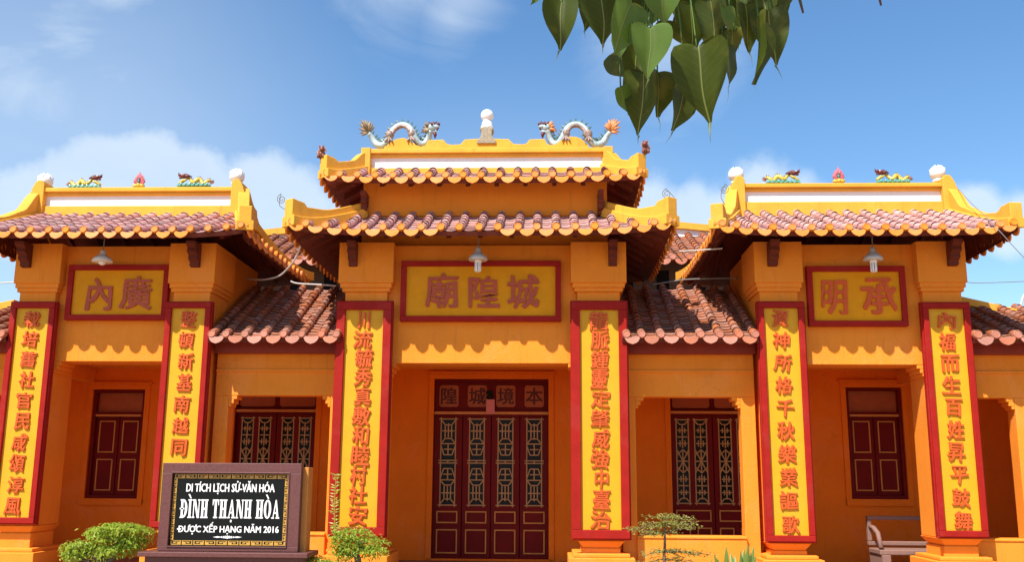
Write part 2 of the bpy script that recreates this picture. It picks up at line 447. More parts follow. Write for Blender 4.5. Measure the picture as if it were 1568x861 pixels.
class MB:
    def __init__(s):
        s.v, s.f, s.mi = [], [], {}

    def quad(s, a, b, c, d):
        i = len(s.v)
        s.v += [tuple(a), tuple(b), tuple(c), tuple(d)]
        s.f.append((i, i + 1, i + 2, i + 3))

    def box(s, x0, x1, y0, y1, z0, z1):
        i = len(s.v)
        s.v += [(x, y, z) for z in (z0, z1) for y in (y0, y1) for x in (x0, x1)]
        s.f += [tuple(i + k for k in q) for q in ((0, 2, 3, 1), (4, 5, 7, 6), (0, 1, 5, 4), (2, 6, 7, 3), (0, 4, 6, 2), (1, 3, 7, 5))]
        return s

    def frustum(s, cx, cy, z0, z1, hx0, hy0, hx1, hy1):
        i = len(s.v)
        for z, hx, hy in ((z0, hx0, hy0), (z1, hx1, hy1)):
            s.v += [(cx - hx, cy - hy, z), (cx + hx, cy - hy, z), (cx + hx, cy + hy, z), (cx - hx, cy + hy, z)]
        s.f += [(i + 3, i + 2, i + 1, i), (i + 4, i + 5, i + 6, i + 7)]
        for k in range(4):
            n = (k + 1) % 4
            s.f.append((i + k, i + n, i + 4 + n, i + 4 + k))

    def prism(s, pts, d0, d1, frame=None):
        """pts: outline (a, b); frame: function (a, b, depth) -> xyz; default x,z outline along y"""
        fr = frame or (lambda a, b, d: (a, d, b))
        n = len(pts)
        i = len(s.v)
        s.v += [tuple(fr(a, b, d0)) for a, b in pts] + [tuple(fr(a, b, d1)) for a, b in pts]
        s.f.append(tuple(range(i, i + n)))
        s.f.append(tuple(range(i + 2 * n - 1, i + n - 1, -1)))
        for k in range(n):
            q = (k + 1) % n
            s.f.append((i + q, i + k, i + n + k, i + n + q))

    def tube(s, pts, rad, n=8, caps=True, flat=1.0):
        pts = [Vector(p) for p in pts]
        if not hasattr(rad, '__len__'):
            rad = [rad] * len(pts)
        i0 = len(s.v)
        ref = Vector((0, 1, 0.03))
        for k, p in enumerate(pts):
            t = (pts[min(k + 1, len(pts) - 1)] - pts[max(k - 1, 0)])
            if t.length < 1e-9:
                t = Vector((0, 0, 1))
            t.normalize()
            if abs(t.dot(ref)) > 0.97:
                ref = Vector((1, 0.1, 0))
            a = t.cross(ref).normalized()
            b = a.cross(t)
            for j in range(n):
                w = 2 * math.pi * j / n
                s.v.append(tuple(p + a * (math.cos(w) * rad[k]) + b * (math.sin(w) * rad[k] * flat)))
        for k in range(len(pts) - 1):
            for j in range(n):
                q = (j + 1) % n
                s.f.append((i0 + k * n + j, i0 + k * n + q, i0 + (k + 1) * n + q, i0 + (k + 1) * n + j))
        if caps:
            s.f.append(tuple(i0 + j for j in range(n - 1, -1, -1)))
            e = i0 + (len(pts) - 1) * n
            s.f.append(tuple(e + j for j in range(n)))
        return s

    def cone(s, a, b, r, n=6, flat=1.0):
        a, b = Vector(a), Vector(b)
        m = a.lerp(b, 0.45)
        s.tube([a, m, b], [r, r * 0.75, r * 0.06], n, True, flat)

    def lathe(s, c, prof, n=16):
        c = Vector(c)
        i0 = len(s.v)
        for r, z in prof:
            for j in range(n):
                w = 2 * math.pi * j / n
                s.v.append((c.x + r * math.cos(w), c.y + r * math.sin(w), c.z + z))
        for k in range(len(prof) - 1):
            for j in range(n):
                q = (j + 1) % n
                s.f.append((i0 + k * n + j, i0 + k * n + q, i0 + (k + 1) * n + q, i0 + (k + 1) * n + j))
        s.f.append(tuple(i0 + j for j in range(n - 1, -1, -1)))
        e = i0 + (len(prof) - 1) * n
        s.f.append(tuple(e + j for j in range(n)))
        return s

    def ell(s, c, rx, ry, rz, n=10, m=7, rough=0.0):
        c = Vector(c)
        prof = []
        i0 = len(s.v)
        for k in range(m + 1):
            th = math.pi * k / m
            for j in range(n):
                w = 2 * math.pi * j / n
                q = 1 + rough * random.uniform(-1, 1)
                s.v.append((c.x + rx * math.sin(th) * math.cos(w) * q, c.y + ry * math.sin(th) * math.sin(w) * q, c.z - rz * math.cos(th) * q))
        for k in range(m):
            for j in range(n):
                q = (j + 1) % n
                s.f.append((i0 + k * n + j, i0 + k * n + q, i0 + (k + 1) * n + q, i0 + (k + 1) * n + j))
        return s

    def build(s, name, m, parent=None, smooth=False, bevel=0.0, uvs=None, loc=None):
        off = WL.get(parent, Vector((0, 0, 0))) if parent else (Vector(loc) if loc else Vector((0, 0, 0)))
        me = bpy.data.meshes.new(name)
        me.from_pydata([(a - off.x, b - off.y, c - off.z) for a, b, c in s.v], [], s.f)
        for q in (m if isinstance(m, (tuple, list)) else (m,)):
            me.materials.append(M[q])
        for k, q in s.mi.items():
            me.polygons[k].material_index = q
        if smooth:
            me.polygons.foreach_set('use_smooth', [True] * len(me.polygons))
        if uvs:
            ul = me.uv_layers.new(name='UVMap')
            for lp in me.loops:
                ul.data[lp.index].uv = uvs[lp.vertex_index]
        me.validate()
        me.update()
        o = bpy.data.objects.new(name, me)
        COL.objects.link(o)
        if parent:
            o.parent = parent
        elif loc:
            o.location = loc
        WL[o] = off
        if bevel:
            bv = o.modifiers.new('bevel', 'BEVEL')
            bv.width = bevel
            bv.segments = 2
            bv.limit_method = 'ANGLE'
            bv.angle_limit = R(50)
        return o


def tag(o, label=None, cat=None, group=None, kind=None):
    for k, v in (('label', label), ('category', cat), ('group', group), ('kind', kind)):
        if v:
            o[k] = v
    return o


def thing(name, loc, label, cat, group=None):
    o = bpy.data.objects.new(name, None)
    o.empty_display_size = 0.2
    COL.objects.link(o)
    o.location = loc
    WL[o] = Vector(loc)
    return tag(o, label, cat, group)


def dup(root, loc, label, scale=None, rotz=0.0):
    r = root.copy()
    COL.objects.link(r)
    r.location = loc
    r.rotation_euler = (0, 0, rotz)
    if scale:
        r.scale = scale
    r['label'] = label
    for ch in [c for c in root.children]:
        c = ch.copy()
        COL.objects.link(c)
        c.parent = r
        for g in [x for x in ch.children]:
            d = g.copy()
            COL.objects.link(d)
            d.parent = c
    return r


_tc = {}


def glyphs(body, h=None, w=None, extrude=0.012, bold=0.0, bev=0.004, shear=0.0):
    """text as a mesh builder in the x,z plane facing -y, centred on its own box and fitted to h / w"""
    cu = bpy.data.curves.new('lettering', 'FONT')
    cu.body = body
    cu.size = 1
    cu.resolution_u = 2
    cu.shear = shear
    o = bpy.data.objects.new('lettering', cu)
    COL.objects.link(o)
    bpy.context.view_layer.update()
    me = bpy.data.meshes.new_from_object(o.evaluated_get(bpy.context.evaluated_depsgraph_get()))
    vs = [v.co.copy() for v in me.vertices]
    fs = [tuple(p.vertices) for p in me.polygons]
    # outline edges are those used once
    cnt = {}
    for f in fs:
        for k in range(len(f)):
            e = (f[k], f[(k + 1) % len(f)])
            cnt[e] = cnt.get(e, 0) + 1
    border = [e for e in cnt if (e[1], e[0]) not in cnt]
    bpy.data.objects.remove(o)
    bpy.data.curves.remove(cu)
    bpy.data.meshes.remove(me)
    xs = [v.x for v in vs]
    ys = [v.y for v in vs]
    cx, cy = (min(xs) + max(xs)) / 2, (min(ys) + max(ys)) / 2
    dx, dy = max(xs) - min(xs), max(ys) - min(ys)
    sx = (w / dx) if w else (h / dy)
    sz = (h / dy) if h else sx
    mb = MB()
    n = len(vs)
    mb.layer = n
    # thicken the strokes with slightly displaced layers
    dd = bold * (h or dy * sx)
    offs = [(0, 0)] if not bold else [(0, 0), (dd, dd * 0.6), (-dd, dd * 0.6), (dd, -dd * 0.6), (-dd, -dd * 0.6)]
    for k, (ox, oz) in enumerate(offs):
        e = extrude - 0.0004 * k
        i0 = len(mb.v)
        mb.v += [((v.x - cx) * sx + ox, -e, (v.y - cy) * sz + oz) for v in vs] + [((v.x - cx) * sx + ox, 0.002, (v.y - cy) * sz + oz) for v in vs]
        mb.f += [tuple(q + i0 for q in f) for f in fs] + [(a + n + i0, b + n + i0, b + i0, a + i0) for a, b in border]
    return mb


def brush(ch, h, w, **kw):
    """a character with the uneven, swelling strokes of a hand-painted one"""
    mb = glyphs(ch, h=h, w=w, **kw)
    sd_ = random.uniform(0, 50)
    out = []
    for a, b, c in mb.v:
        u, v = a / h, c / h
        n1 = noise.noise(Vector((u * 2.4 + sd_, v * 2.4, sd_)))
        n2 = noise.noise(Vector((u * 2.4, v * 2.4 + sd_, sd_ + 9)))
        n3 = noise.noise(Vector((u * 9 + sd_, v * 9, 3.3)))
        n4 = noise.noise(Vector((u * 9, v * 9 + sd_, 7.7)))
        out.append((a + h * (0.055 * n1 + 0.022 * n3), b, c + h * (0.055 * n2 + 0.022 * n4 + 0.05 * u * u - 0.04 * u * abs(v))))
    mb.v = out
    return mb


def shift(mb, x, y, z):
    mb.v = [(a + x, b + y, c + z) for a, b, c in mb.v]
    return mb


# ------------------------------------------------------------------ the setting: ground
g = MB()
g.quad((-400, -400, 0), (400, -400, 0), (400, 400, 0), (-400, 400, 0))
tag(g.build('ground', 'bounce_ground'), kind='structure')

# ------------------------------------------------------------------ roofs


class Roof:
    """hip roof: eave rectangle, inner (top) rectangle, heights, upturned corners"""

    def __init__(s, e, t, ze, zt, flare=0.12, conc=0.35, back=None):
        s.e, s.t, s.ze, s.zt, s.fl, s.co, s.cb = e, t, ze, zt, flare, conc, conc if back is None else back

    def side(s, k):
        x0, x1, y0, y1 = s.e
        X0, X1, Y0, Y1 = s.t
        if k == 'front':
            a0, a1, A0, A1 = x0, x1, X0, X1
            pos = lambda q, t: (q, y0 + (Y0 - y0) * t)
            out, lat, run = Vector((0, -1, 0)), Vector((1, 0, 0)), Y0 - y0
        elif k == 'back':
            a0, a1, A0, A1 = x0, x1, X0, X1
            pos = lambda q, t: (q, y1 + (Y1 - y1) * t)
            out, lat, run = Vector((0, 1, 0)), Vector((-1, 0, 0)), y1 - Y1
        elif k == 'left':
            a0, a1, A0, A1 = y0, y1, Y0, Y1
            pos = lambda q, t: (x0 + (X0 - x0) * t, q)
            out, lat, run = Vector((-1, 0, 0)), Vector((0, -1, 0)), X0 - x0
        else:
            a0, a1, A0, A1 = y0, y1, Y0, Y1
            pos = lambda q, t: (x1 + (X1 - x1) * t, q)
            out, lat, run = Vector((1, 0, 0)), Vector((0, 1, 0)), x1 - X1
        mid, half = (a0 + a1) / 2, (a1 - a0) / 2

        def P(q, t):
            co = s.cb if k == 'back' else s.co
            if k in ('left', 'right') and s.cb != s.co:
                u = min(1, max(0, (q - mid) / (half * 0.5) + 0.5))
                co = s.co + (s.cb - s.co) * u
            z = s.ze + (s.zt - s.ze) * (t * (1 - co) + co * t * t)
            z += s.fl * (abs(q - mid) / half) ** 5 * (1 - t) ** 1.5
            x, y = pos(q, t)
            return Vector((x, y, z))

        def tmax(q):
            r = 1.0
            if A0 - a0 > 1e-6:
                r = min(r, (q - a0) / (A0 - a0))
            if a1 - A1 > 1e-6:
                r = min(r, (a1 - q) / (a1 - A1))
            return max(0.0, r)
        return P, tmax, a0, a1, out, lat, run


def lay_tiles(tiles, eaves, deck, raft, S, sp, r, seg=0.235, skip=(), plain=False):
    P, tmax, a0, a1, out, lat, run = S
    n = max(1, round((a1 - a0) / sp))
    sp = (a1 - a0) / n
    UP = Vector((0, 0, 1))
    steps = lambda tm: max(1, math.ceil(run * tm / seg))
    # cover tiles
    for k in range(n + 1):
        q = a0 + k * sp
        q = min(max(q, a0 + r), a1 - r)
        tm = tmax(q)
        ns = steps(tm)
        q += random.uniform(-1, 1) * 0.009
        for j in range(0 if plain else ns):
            t0, t1 = tm * j / ns, tm * (j + 1.12) / ns
            A, B = P(q, t0), P(q, min(t1, 1.0))
            A += UP * 0.022
            B += UP * 0.010
            jit = lat * random.uniform(-0.007, 0.007) + UP * random.uniform(-0.004, 0.006)
            A += jit
            d = (B - A).normalized()
            nu = lat.cross(d)
            if nu.z < 0:
                nu = -nu
            i0 = len(tiles.v)
            for (C, rr) in ((A, r * 0.90), (A - d * 0.001, r * 0.945), (A - d * 0.002, r), (B, r * 0.89)):
                for w in range(7):
                    an = math.pi * (w / 6 * 1.16 - 0.08)
                    tiles.v.append(tuple(C + lat * (math.cos(an) * rr) + nu * (math.sin(an) * rr)))
            for ring in range(3):
                for w in range(6):
                    b = i0 + ring * 7 + w
                    if ring == 0:
                        tiles.mi[len(tiles.f)] = 1
                    tiles.f.append((b, b + 1, b + 8, b + 7))
        # round end tile
        C = P(q, 0) + out * 0.022 + UP * 0.026
        i0 = len(eaves.v)
        ax = (out + UP * 0.12).normalized()
        uu = (UP - ax * UP.dot(ax)).normalized()
        rr = sp * 0.205
        for dd, rad in ((-0.05, rr), (0.016, rr), (0.024, rr * 0.86), (0.018, rr * 0.72)):
            for w in range(14):
                an = 2 * math.pi * w / 14
                eaves.v.append(tuple(C + ax * dd + lat * (math.cos(an) * rad) + uu * (math.sin(an) * rad)))
        for ring in range(3):
            for w in range(14):
                q2 = (w + 1) % 14
                b = i0 + ring * 14
                eaves.f.append((b + w, b + q2, b + 14 + q2, b + 14 + w))
        eaves.f.append(tuple(i0 + 42 + w for w in range(14)))
    # trough tiles and drip tiles
    for k in range(n):
        qa, qb = a0 + k * sp, a0 + (k + 1) * sp
        tm = tmax((qa + qb) / 2)
        ns = steps(tm)
        ns = max(1, round(ns * 1.4))
        for j in range(0 if plain else ns):
            t0, t1 = tm * j / ns, min(1.0, tm * (j + 1.05) / ns)
            i0 = len(tiles.v)
            lift = 0.016 + random.uniform(-0.004, 0.005)
            for (t, dz) in ((t0, lift - 0.012), (t0, lift - 0.006), (t0, lift), (t1, 0.0)):
                for w in range(6):
                    u = w / 5
                    p = P(qa + (qb - qa) * u, t)
                    p.z += dz - 0.032 * math.sin(math.pi * u)
                    tiles.v.append(tuple(p))
            for ring in range(3):
                for w in range(5):
                    b = i0 + ring * 6 + w
                    if ring == 0:
                        tiles.mi[len(tiles.f)] = 1
                    tiles.f.append((b, b + 1, b + 7, b + 6))
        if k in skip:
            continue
        c = P((qa + qb) / 2, 0) + out * 0.02
        hw, hh = sp * 0.425, sp * 0.43 * random.uniform(0.94, 1.04)
        lift = P(qb, 0).z - P(qa, 0).z
        pts = [(-hw, 0.012), (-hw * 0.98, -hh * 0.12)]
        for w in range(1, 10):
            u = -1 + 2 * w / 10
            pts.append((hw * u * 0.96, -hh * (0.10 + 0.85 * (1 - abs(u) ** 2.1) ** 0.62 + 0.05 * max(0, 1 - 5 * abs(u)))))
        pts += [(hw * 0.98, -hh * 0.12), (hw, 0.012)]
        for w in range(1, 6):
            u = 1 - 2 * w / 6
            pts.append((hw * u, 0.012 - 0.030 * (1 - u * u)))
        sg = 1 if lat.dot(P(qb, 0) - P(qa, 0)) > 0 else -1
        tilt = random.uniform(-0.05, 0.12)
        fr = lambda a, b, d: c + lat * a + UP * (b + sg * a / sp * lift) + out * (d - b * (0.22 + tilt))
        eaves.prism(pts, -0.012, 0.012, fr)
    # deck (thick sheet) + rafters
    qs = [a0 + (a1 - a0) * i / 40 for i in range(41)]
    for i in range(40):
        for j in range(4):
            pp = []
            for q, jj in ((qs[i], j), (qs[i + 1], j), (qs[i + 1], j + 1), (qs[i], j + 1)):
                pp.append(P(q, tmax(q) * jj / 4))
            (tiles if plain else deck).quad(*[p + Vector((0, 0, 0.01 if plain else -0.03)) for p in pp])
            lowr = [p + Vector((0, 0, -0.085)) + (out * -0.03 if (a in (0, 1) and j == 0) else Vector()) for a, p in enumerate(pp)]
            deck.quad(*lowr[::-1])
            if j == 0:
                deck.quad(pp[0] + UP * -0.03, pp[1] + UP * -0.03, lowr[1], lowr[0])
    if raft is not None:
        nr = round((a1 - a0) / 0.42)
        for i in range(1, nr):
            q = a0 + (a1 - a0) * i / nr
            tm = min(tmax(q), 0.9)
            A, B = P(q, 0.30 * tm) - UP * 0.12, P(q, tm) - UP * 0.12
            w = lat * 0.03
            h = UP * 0.045
            raft.quad(A - w - h, A + w - h, B + w - h, B - w - h)
            raft.quad(A - w - h, B - w - h, B - w + h, A - w + h)
            raft.quad(A + w - h, A + w + h, B + w + h, B + w - h)
            raft.quad(A - w - h, A - w + h, A + w + h, A + w - h)


def hip_band(mb, roof, cx, cy, prof, w0=0.11, w1=0.075, base=0.10):
    """yellow hip ridge from the inner corner to the eave corner. prof: [(f, height)]"""
    x0, x1, y0, y1 = roof.e
    X0, X1, Y0, Y1 = roof.t
    ex, ey = (x0 if cx < 0 else x1), (y0 if cy < 0 else y1)
    tx, ty = (X0 if cx < 0 else X1), (Y0 if cy < 0 else Y1)
    A, B = Vector((tx, ty, 0)), Vector((ex, ey, 0))
    d = (B - A)
    d.normalize()
    sd = Vector((-d.y, d.x, 0))
    pts = []
    nn = 26
    for i in range(nn + 1):
        f = i / nn
        p = A.lerp(B, f)
        t = 1 - f
        co = roof.cb if cy > 0 else roof.co
        z = roof.ze + (roof.zt - roof.ze) * (t * (1 - co) + co * t * t) + roof.fl * f ** 5
        h = prof[-1][1]
        for (f0, h0), (f1, h1) in zip(prof, prof[1:]):
            if f0 <= f <= f1:
                u = (f - f0) / max(1e-6, f1 - f0)
                u = u * u * (3 - 2 * u)
                h = h0 + (h1 - h0) * u
                break
        pts.append((Vector((p.x, p.y, z)), h))

    def strip(w, lo, hi):
        i0 = len(mb.v)
        for p, h in pts:
            a, b = p + Vector((0, 0, lo if lo is not None else 0)), p + Vector((0, 0, hi if hi is not None else h))
            mb.v += [tuple(a - sd * w), tuple(a + sd * w), tuple(b + sd * w), tuple(b - sd * w)]
        m = len(pts)
        for i in range(m - 1):
            for k in range(4):
                q = (k + 1) % 4
                mb.f.append((i0 + i * 4 + k, i0 + i * 4 + q, i0 + (i + 1) * 4 + q, i0 + (i + 1) * 4 + k))
        mb.f.append((i0, i0 + 3, i0 + 2, i0 + 1))
        e = i0 + (m - 1) * 4
        mb.f.append((e, e + 1, e + 2, e + 3))
    strip(w0, -0.05, base)
    strip(w1, base - 0.02, None)


def make_roof(parent, roof, sp, r, tm='tile', em='eave', skip=(), sides=('front', 'left', 'right', 'back'), rafters=True, name='roof_slope', plain=(), seg=0.2):
    for k in sides:
        tiles, eaves, deck = MB(), MB(), MB()
        lay_tiles(tiles, eaves, deck, deck if rafters else None, roof.side(k), sp, r, skip=skip if k == 'front' else (), plain=k in plain, seg=seg)
        tl = tiles.build(name, 'ridge' if k in plain else (tm, tm + '_joint'), parent, smooth=False)
        deck.build('soffit', 'soffit', tl)
        eaves.build('eave_tiles', em, tl)


# ------------------------------------------------------------------ pavilions


def bracket(mb, x, y0, z, w=0.075):
    """carved wooden bracket under the eave: stepped and scrolled outline seen from the side"""
    pts = [(0, 0), (-0.34, 0), (-0.33, -0.06), (-0.25, -0.10), (-0.27, -0.17), (-0.18, -0.21), (-0.19, -0.27), (-0.10, -0.31), (-0.10, -0.37), (0, -0.39)]
    mb.prism([(a * 0.82, b * 0.88) for a, b in pts], x - w * 0.8, x + w * 0.8, lambda a, b, d: (d, y0 + a, z + b))


def pillar(parent, x, hw, frame_half, zb, plinth_hw, blk, y0=0.06, dep=0.72, ztop=4.80):
    cy = y0 + dep / 2
    mb = MB()
    hy = dep / 2
    lo = zb - 0.02
    mb.box(x - hw, x + hw, y0, y0 + dep, lo, 4.10)
    p = mb.build('pillar', 'wall', parent, bevel=0.012)
    c = MB()
    d1, d2 = (blk - hw) * 0.42, (blk - hw) * 0.72
    c.box(x - hw - d1, x + hw + d1, y0 - d1, y0 + dep + 0.03, 4.095, 4.150)
    c.box(x - hw - d2, x + hw + d2, y0 - d2, y0 + dep + 0.06, 4.150, 4.215)
    c.box(x - blk, x + blk, y0 - (blk - hw), y0 + dep + 0.09, 4.215, ztop)
    c.build('capital', 'wall', p, bevel=0.004)
    b = MB()
    b.frustum(x, cy, lo - 0.10, lo - 0.001, hw - 0.06, hy - 0.06, hw + 0.015, hy + 0.015)
    b.box(x - hw + 0.04, x + hw - 0.04, y0 + 0.04, y0 + dep - 0.04, 0.50, lo - 0.10)
    b.build('pillar_foot', 'wall', p, bevel=0.008)
    q = MB()
    q.box(x - plinth_hw + 0.06, x + plinth_hw - 0.06, y0 - 0.10, y0 + dep + 0.08, 0.475, 0.525)
    q.box(x - plinth_hw, x + plinth_hw, y0 - 0.17, y0 + dep + 0.14, 0.0, 0.475)
    q.build('plinth', 'wall', p, bevel=0.012)
    return p


def lintel(parent, xa, xb, zbot, ztop, y0=0.17, y1=0.62, mname='wall', step=0.13, name='beam'):
    mb = MB()
    mb.box(xa, xb, y0, y1, zbot, ztop)
    # stepped corbels in the two upper corners of the opening
    for sx, x in ((1, xa), (-1, xb)):
        for (w, a, b) in ((step, 0.0, 0.055), (step * 0.62, 0.055, 0.115), (step * 0.34, 0.115, 0.16)):
            l, h = sorted((x, x + sx * w))
            mb.box(l, h, y0 + 0.004, y1 - 0.004, zbot - b, zbot - a + 0.001)
    return mb.build(name, mname, parent, bevel=0.008)


def ridge_part(mb, wb, x0, x1, y, zlow, zw0, zw1, ztop, hw=0.10):
    mb.box(x0, x1, y - hw - 0.03, y + hw + 0.03, zlow, zw0)
    wb.box(x0, x1, y - hw + 0.03, y + hw - 0.03, zw0, zw1)
    mb.box(x0, x1, y - hw - 0.01, y + hw + 0.01, zw1, zw1 + (ztop - zw1) * 0.42)
    mb.box(x0, x1, y - hw - 0.05, y + hw + 0.05, zw1 + (ztop - zw1) * 0.42, ztop)


PC, PW_C, PW_H = 1.647, 5.287, 1.126


def central_pavilion():
    t = thing('gate_pavilion', (0, 0.4, 0), 'central orange gate pavilion with two tiers of tiled roof, tallest of the three', 'pavilion', 'orange gate pavilions')
    for sx in (-1, 1):
        pillar(t, sx * PC, 0.30, 0.385, 0.71, 0.44, 0.39)
    xa, xb = -PC + 0.30, PC - 0.30
    z = at(740, 557, 0.17).z
    lintel(t, xa, xb, z, 4.80)
    for sx in (-1, 1):
        a, b = sorted((sx * (PC + 0.28), sx * (PC + 0.08)))
        MB().box(a, b, 0.80, 2.3, 3.1, 4.85).build('side_wall', 'wall', t)
    MB().box(-PC - 0.05, PC + 0.05, 0.61, 2.2, 3.22, 3.30).build('ceiling', 'wall', t)
    # upper storey
    u = MB()
    u.box(-1.80, 1.80, 0.35, 1.95, 4.7, 5.90)
    u.box(-1.83, 1.83, 0.33, 1.97, 5.285, 5.33)
    u.build('upper_wall', 'wall', t, bevel=0.006)
    lower = Roof((-2.62, 2.62, -0.70, 2.95), (-1.80, 1.80, 0.35, 1.95), 4.82, 5.30, 0.10, 0.2)
    n = round(5.24 / 0.268)
    make_roof(t, lower, 0.268, 0.062, skip=(8, 9, 10))
    upper = Roof((-2.31, 2.28, -0.12, 2.55), (-1.78, 1.80, 0.50, 1.75), 5.74, 6.03, 0.05, 0.1)
    make_roof(t, upper, 0.262, 0.060, name='upper_roof_slope')
    for cx in (-1, 1):
        for cy in (-1, 1):
            h = MB()
            hip_band(h, lower, cx, cy, [(0, 0.20), (0.5, 0.20), (0.80, 0.25), (0.86, 0.32), (1, 0.34)], 0.13, 0.085, 0.10)
            h.build('hip_ridge', 'ridge', t, bevel=0.012)
            h = MB()
            hip_band(h, upper, cx, cy, [(0, 0.34), (0.16, 0.30), (0.4, 0.20), (0.72, 0.20), (0.84, 0.26), (1, 0.29)], 0.12, 0.08, 0.08)
            h.build('hip_ridge', 'ridge', t, bevel=0.012)
    rb, wb = MB(), MB()
    zt, zw1, zw0 = at(745, 227, 0.40).z, at(745, 239, 0.40).z, at(745, 257, 0.42).z
    ridge_part(rb, wb, -1.78, 1.82, 0.55, 5.95, zw0, zw1, zt, 0.12)
    for x0, x1 in ((-1.86, -1.72), (1.76, 1.90)):
        rb.box(x0, x1, 0.36, 0.74, 5.9, zt + 0.012)
    # stepped and humped crest
    def X(px):
        return at(px, 220, 0.5).x

    def Z(py):
        return at(745, py, 0.5).z
    prof = [(586, 228), (590, 224), (600, 216), (609, 212), (618, 211), (627, 214), (638, 222), (645, 225), (652, 223), (656, 214.5), (679, 214), (684, 220), (690, 222),
            (705, 221.5), (712, 214), (733, 213), (758, 213), (779, 214), (786, 221), (800, 222), (806, 221), (811, 214.5), (834, 214), (838, 222), (846, 224), (853, 221),
            (864, 213), (872, 210.5), (882, 211), (890, 214), (900, 223), (904, 228)]
    crest = [(X(a), Z(b) + 0.0) for a, b in prof]
    crest = [(crest[0][0], zt - 0.01)] + crest[1:-1] + [(crest[-1][0], zt - 0.01)]
    rb.prism(crest, 0.47, 0.63)
    rg = rb.build('ridge', 'ridge', t, bevel=0.010)
    wb.build('ridge_band', 'white', rg)
    for px, py, y, z, w in ((541, 390, 0.0, 4.78, 0.075), (938, 390, 0.0, 4.78, 0.075), (560, 295, 0.33, 5.60, 0.05), (919, 295, 0.33, 5.60, 0.05)):
        br = MB()
        bracket(br, at(px, py, y - 0.06).x, y, z, w)
        br.build('bracket', 'soffit', t, bevel=0.008)
    return t


def wing(side):
    c = side * PW_C
    rc = side * 5.19
    rg_c = -5.46 if side < 0 else 5.41
    lab = ('left orange gate pavilion with single tiled roof, behind the black inscribed sign' if side < 0 else
           'right orange gate pavilion with single tiled roof, stone bench inside its porch')
    t = thing('gate_pavilion', (c, 0.4, 0), lab, 'pavilion', 'orange gate pavilions')
    for sx in (-1, 1):
        zb = {(-1, -1): 0.84, (-1, 1): 0.80, (1, -1): 0.70, (1, 1): 0.78}[(side, sx)]
        pillar(t, c + sx * PW_H, 0.265, 0.33, zb, 0.40, 0.335)
    xa, xb = c - PW_H + 0.265, c + PW_H - 0.265
    z = at(172, 554, 0.17).z if side < 0 else at(1320, 559, 0.17).z
    lintel(t, xa, xb, z, 4.80, step=0.11)
    for sx in (-1, 1):
        a, b = sorted((c + sx * (PW_H + 0.25), c + sx * (PW_H + 0.05)))
        MB().box(a, b, 0.80, 2.3, 3.0, 4.85).build('side_wall', 'wall', t)
    MB().box(c - PW_H - 0.03, c + PW_H + 0.03, 0.61, 2.2, 3.22, 3.30).build('ceiling', 'wall', t)
    r = Roof((rc - 1.98, rc + 1.98, -0.70, 2.90), (rg_c - 1.62, rg_c + 1.62, 1.10, 1.10), 4.80, 5.52, 0.07, 0.12, 0.75)
    make_roof(t, r, 0.25, 0.058, skip=(13, 14, 15) if side < 0 else (), plain=('left', 'right'))
    for cx in (-1, 1):
        for cy in (-1, 1):
            h = MB()
            hip_band(h, r, cx, cy, [(0, 0.44), (0.10, 0.40), (0.30, 0.17), (0.55, 0.13), (0.82, 0.17), (0.88, 0.26), (1, 0.30)] if cy < 0 else
                     [(0, 0.40), (0.08, 0.30), (0.2, 0.10), (0.5, 0.08), (1, 0.10)], 0.12, 0.085, 0.09)
            h.build('hip_ridge', 'ridge', t, bevel=0.012)
    rb, wb = MB(), MB()
    pz = (lambda py: at(205, py, 0.97).z) if side < 0 else (lambda py: at(1290, py, 0.97).z)
    zt, zw1, zw0 = (pz(287.5), pz(299), pz(315.5)) if side < 0 else (pz(281), pz(292), pz(309))
    ridge_part(rb, wb, rg_c - 1.56, rg_c + 1.56, 1.10, 5.35, zw0, zw1, zt, 0.12)
    # rounded end posts that sweep down to the hips
    for sx in (-1, 1):
        xe = rg_c + sx * 1.56
        pts = [(0, 5.3), (0, zt + 0.05), (0.02, zt + 0.09), (0.06, zt + 0.115), (0.11, zt + 0.11), (0.15, zt + 0.07), (0.19, zt - 0.02), (0.22, zt - 0.12), (0.25, zt - 0.22), (0.31, zt - 0.30), (0.34, 5.3)]
        pts = [(xe + sx * (a - 0.08), b) for a, b in pts]
        if sx < 0:
            pts = pts[::-1]
        rb.prism(pts, 0.90, 1.30)
    rg = rb.build('ridge', 'ridge', t, bevel=0.012)
    wb.build('ridge_band', 'white', rg)
    for px in ((40, 299) if side < 0 else (1183, 1459)):
        br = MB()
        bracket(br, at(px, 395, -0.05).x, 0.0, 4.78, 0.085)
        br.build('bracket', 'soffit', t, bevel=0.008)
    return t


# ------------------------------------------------------------------ galleries between the pavilions


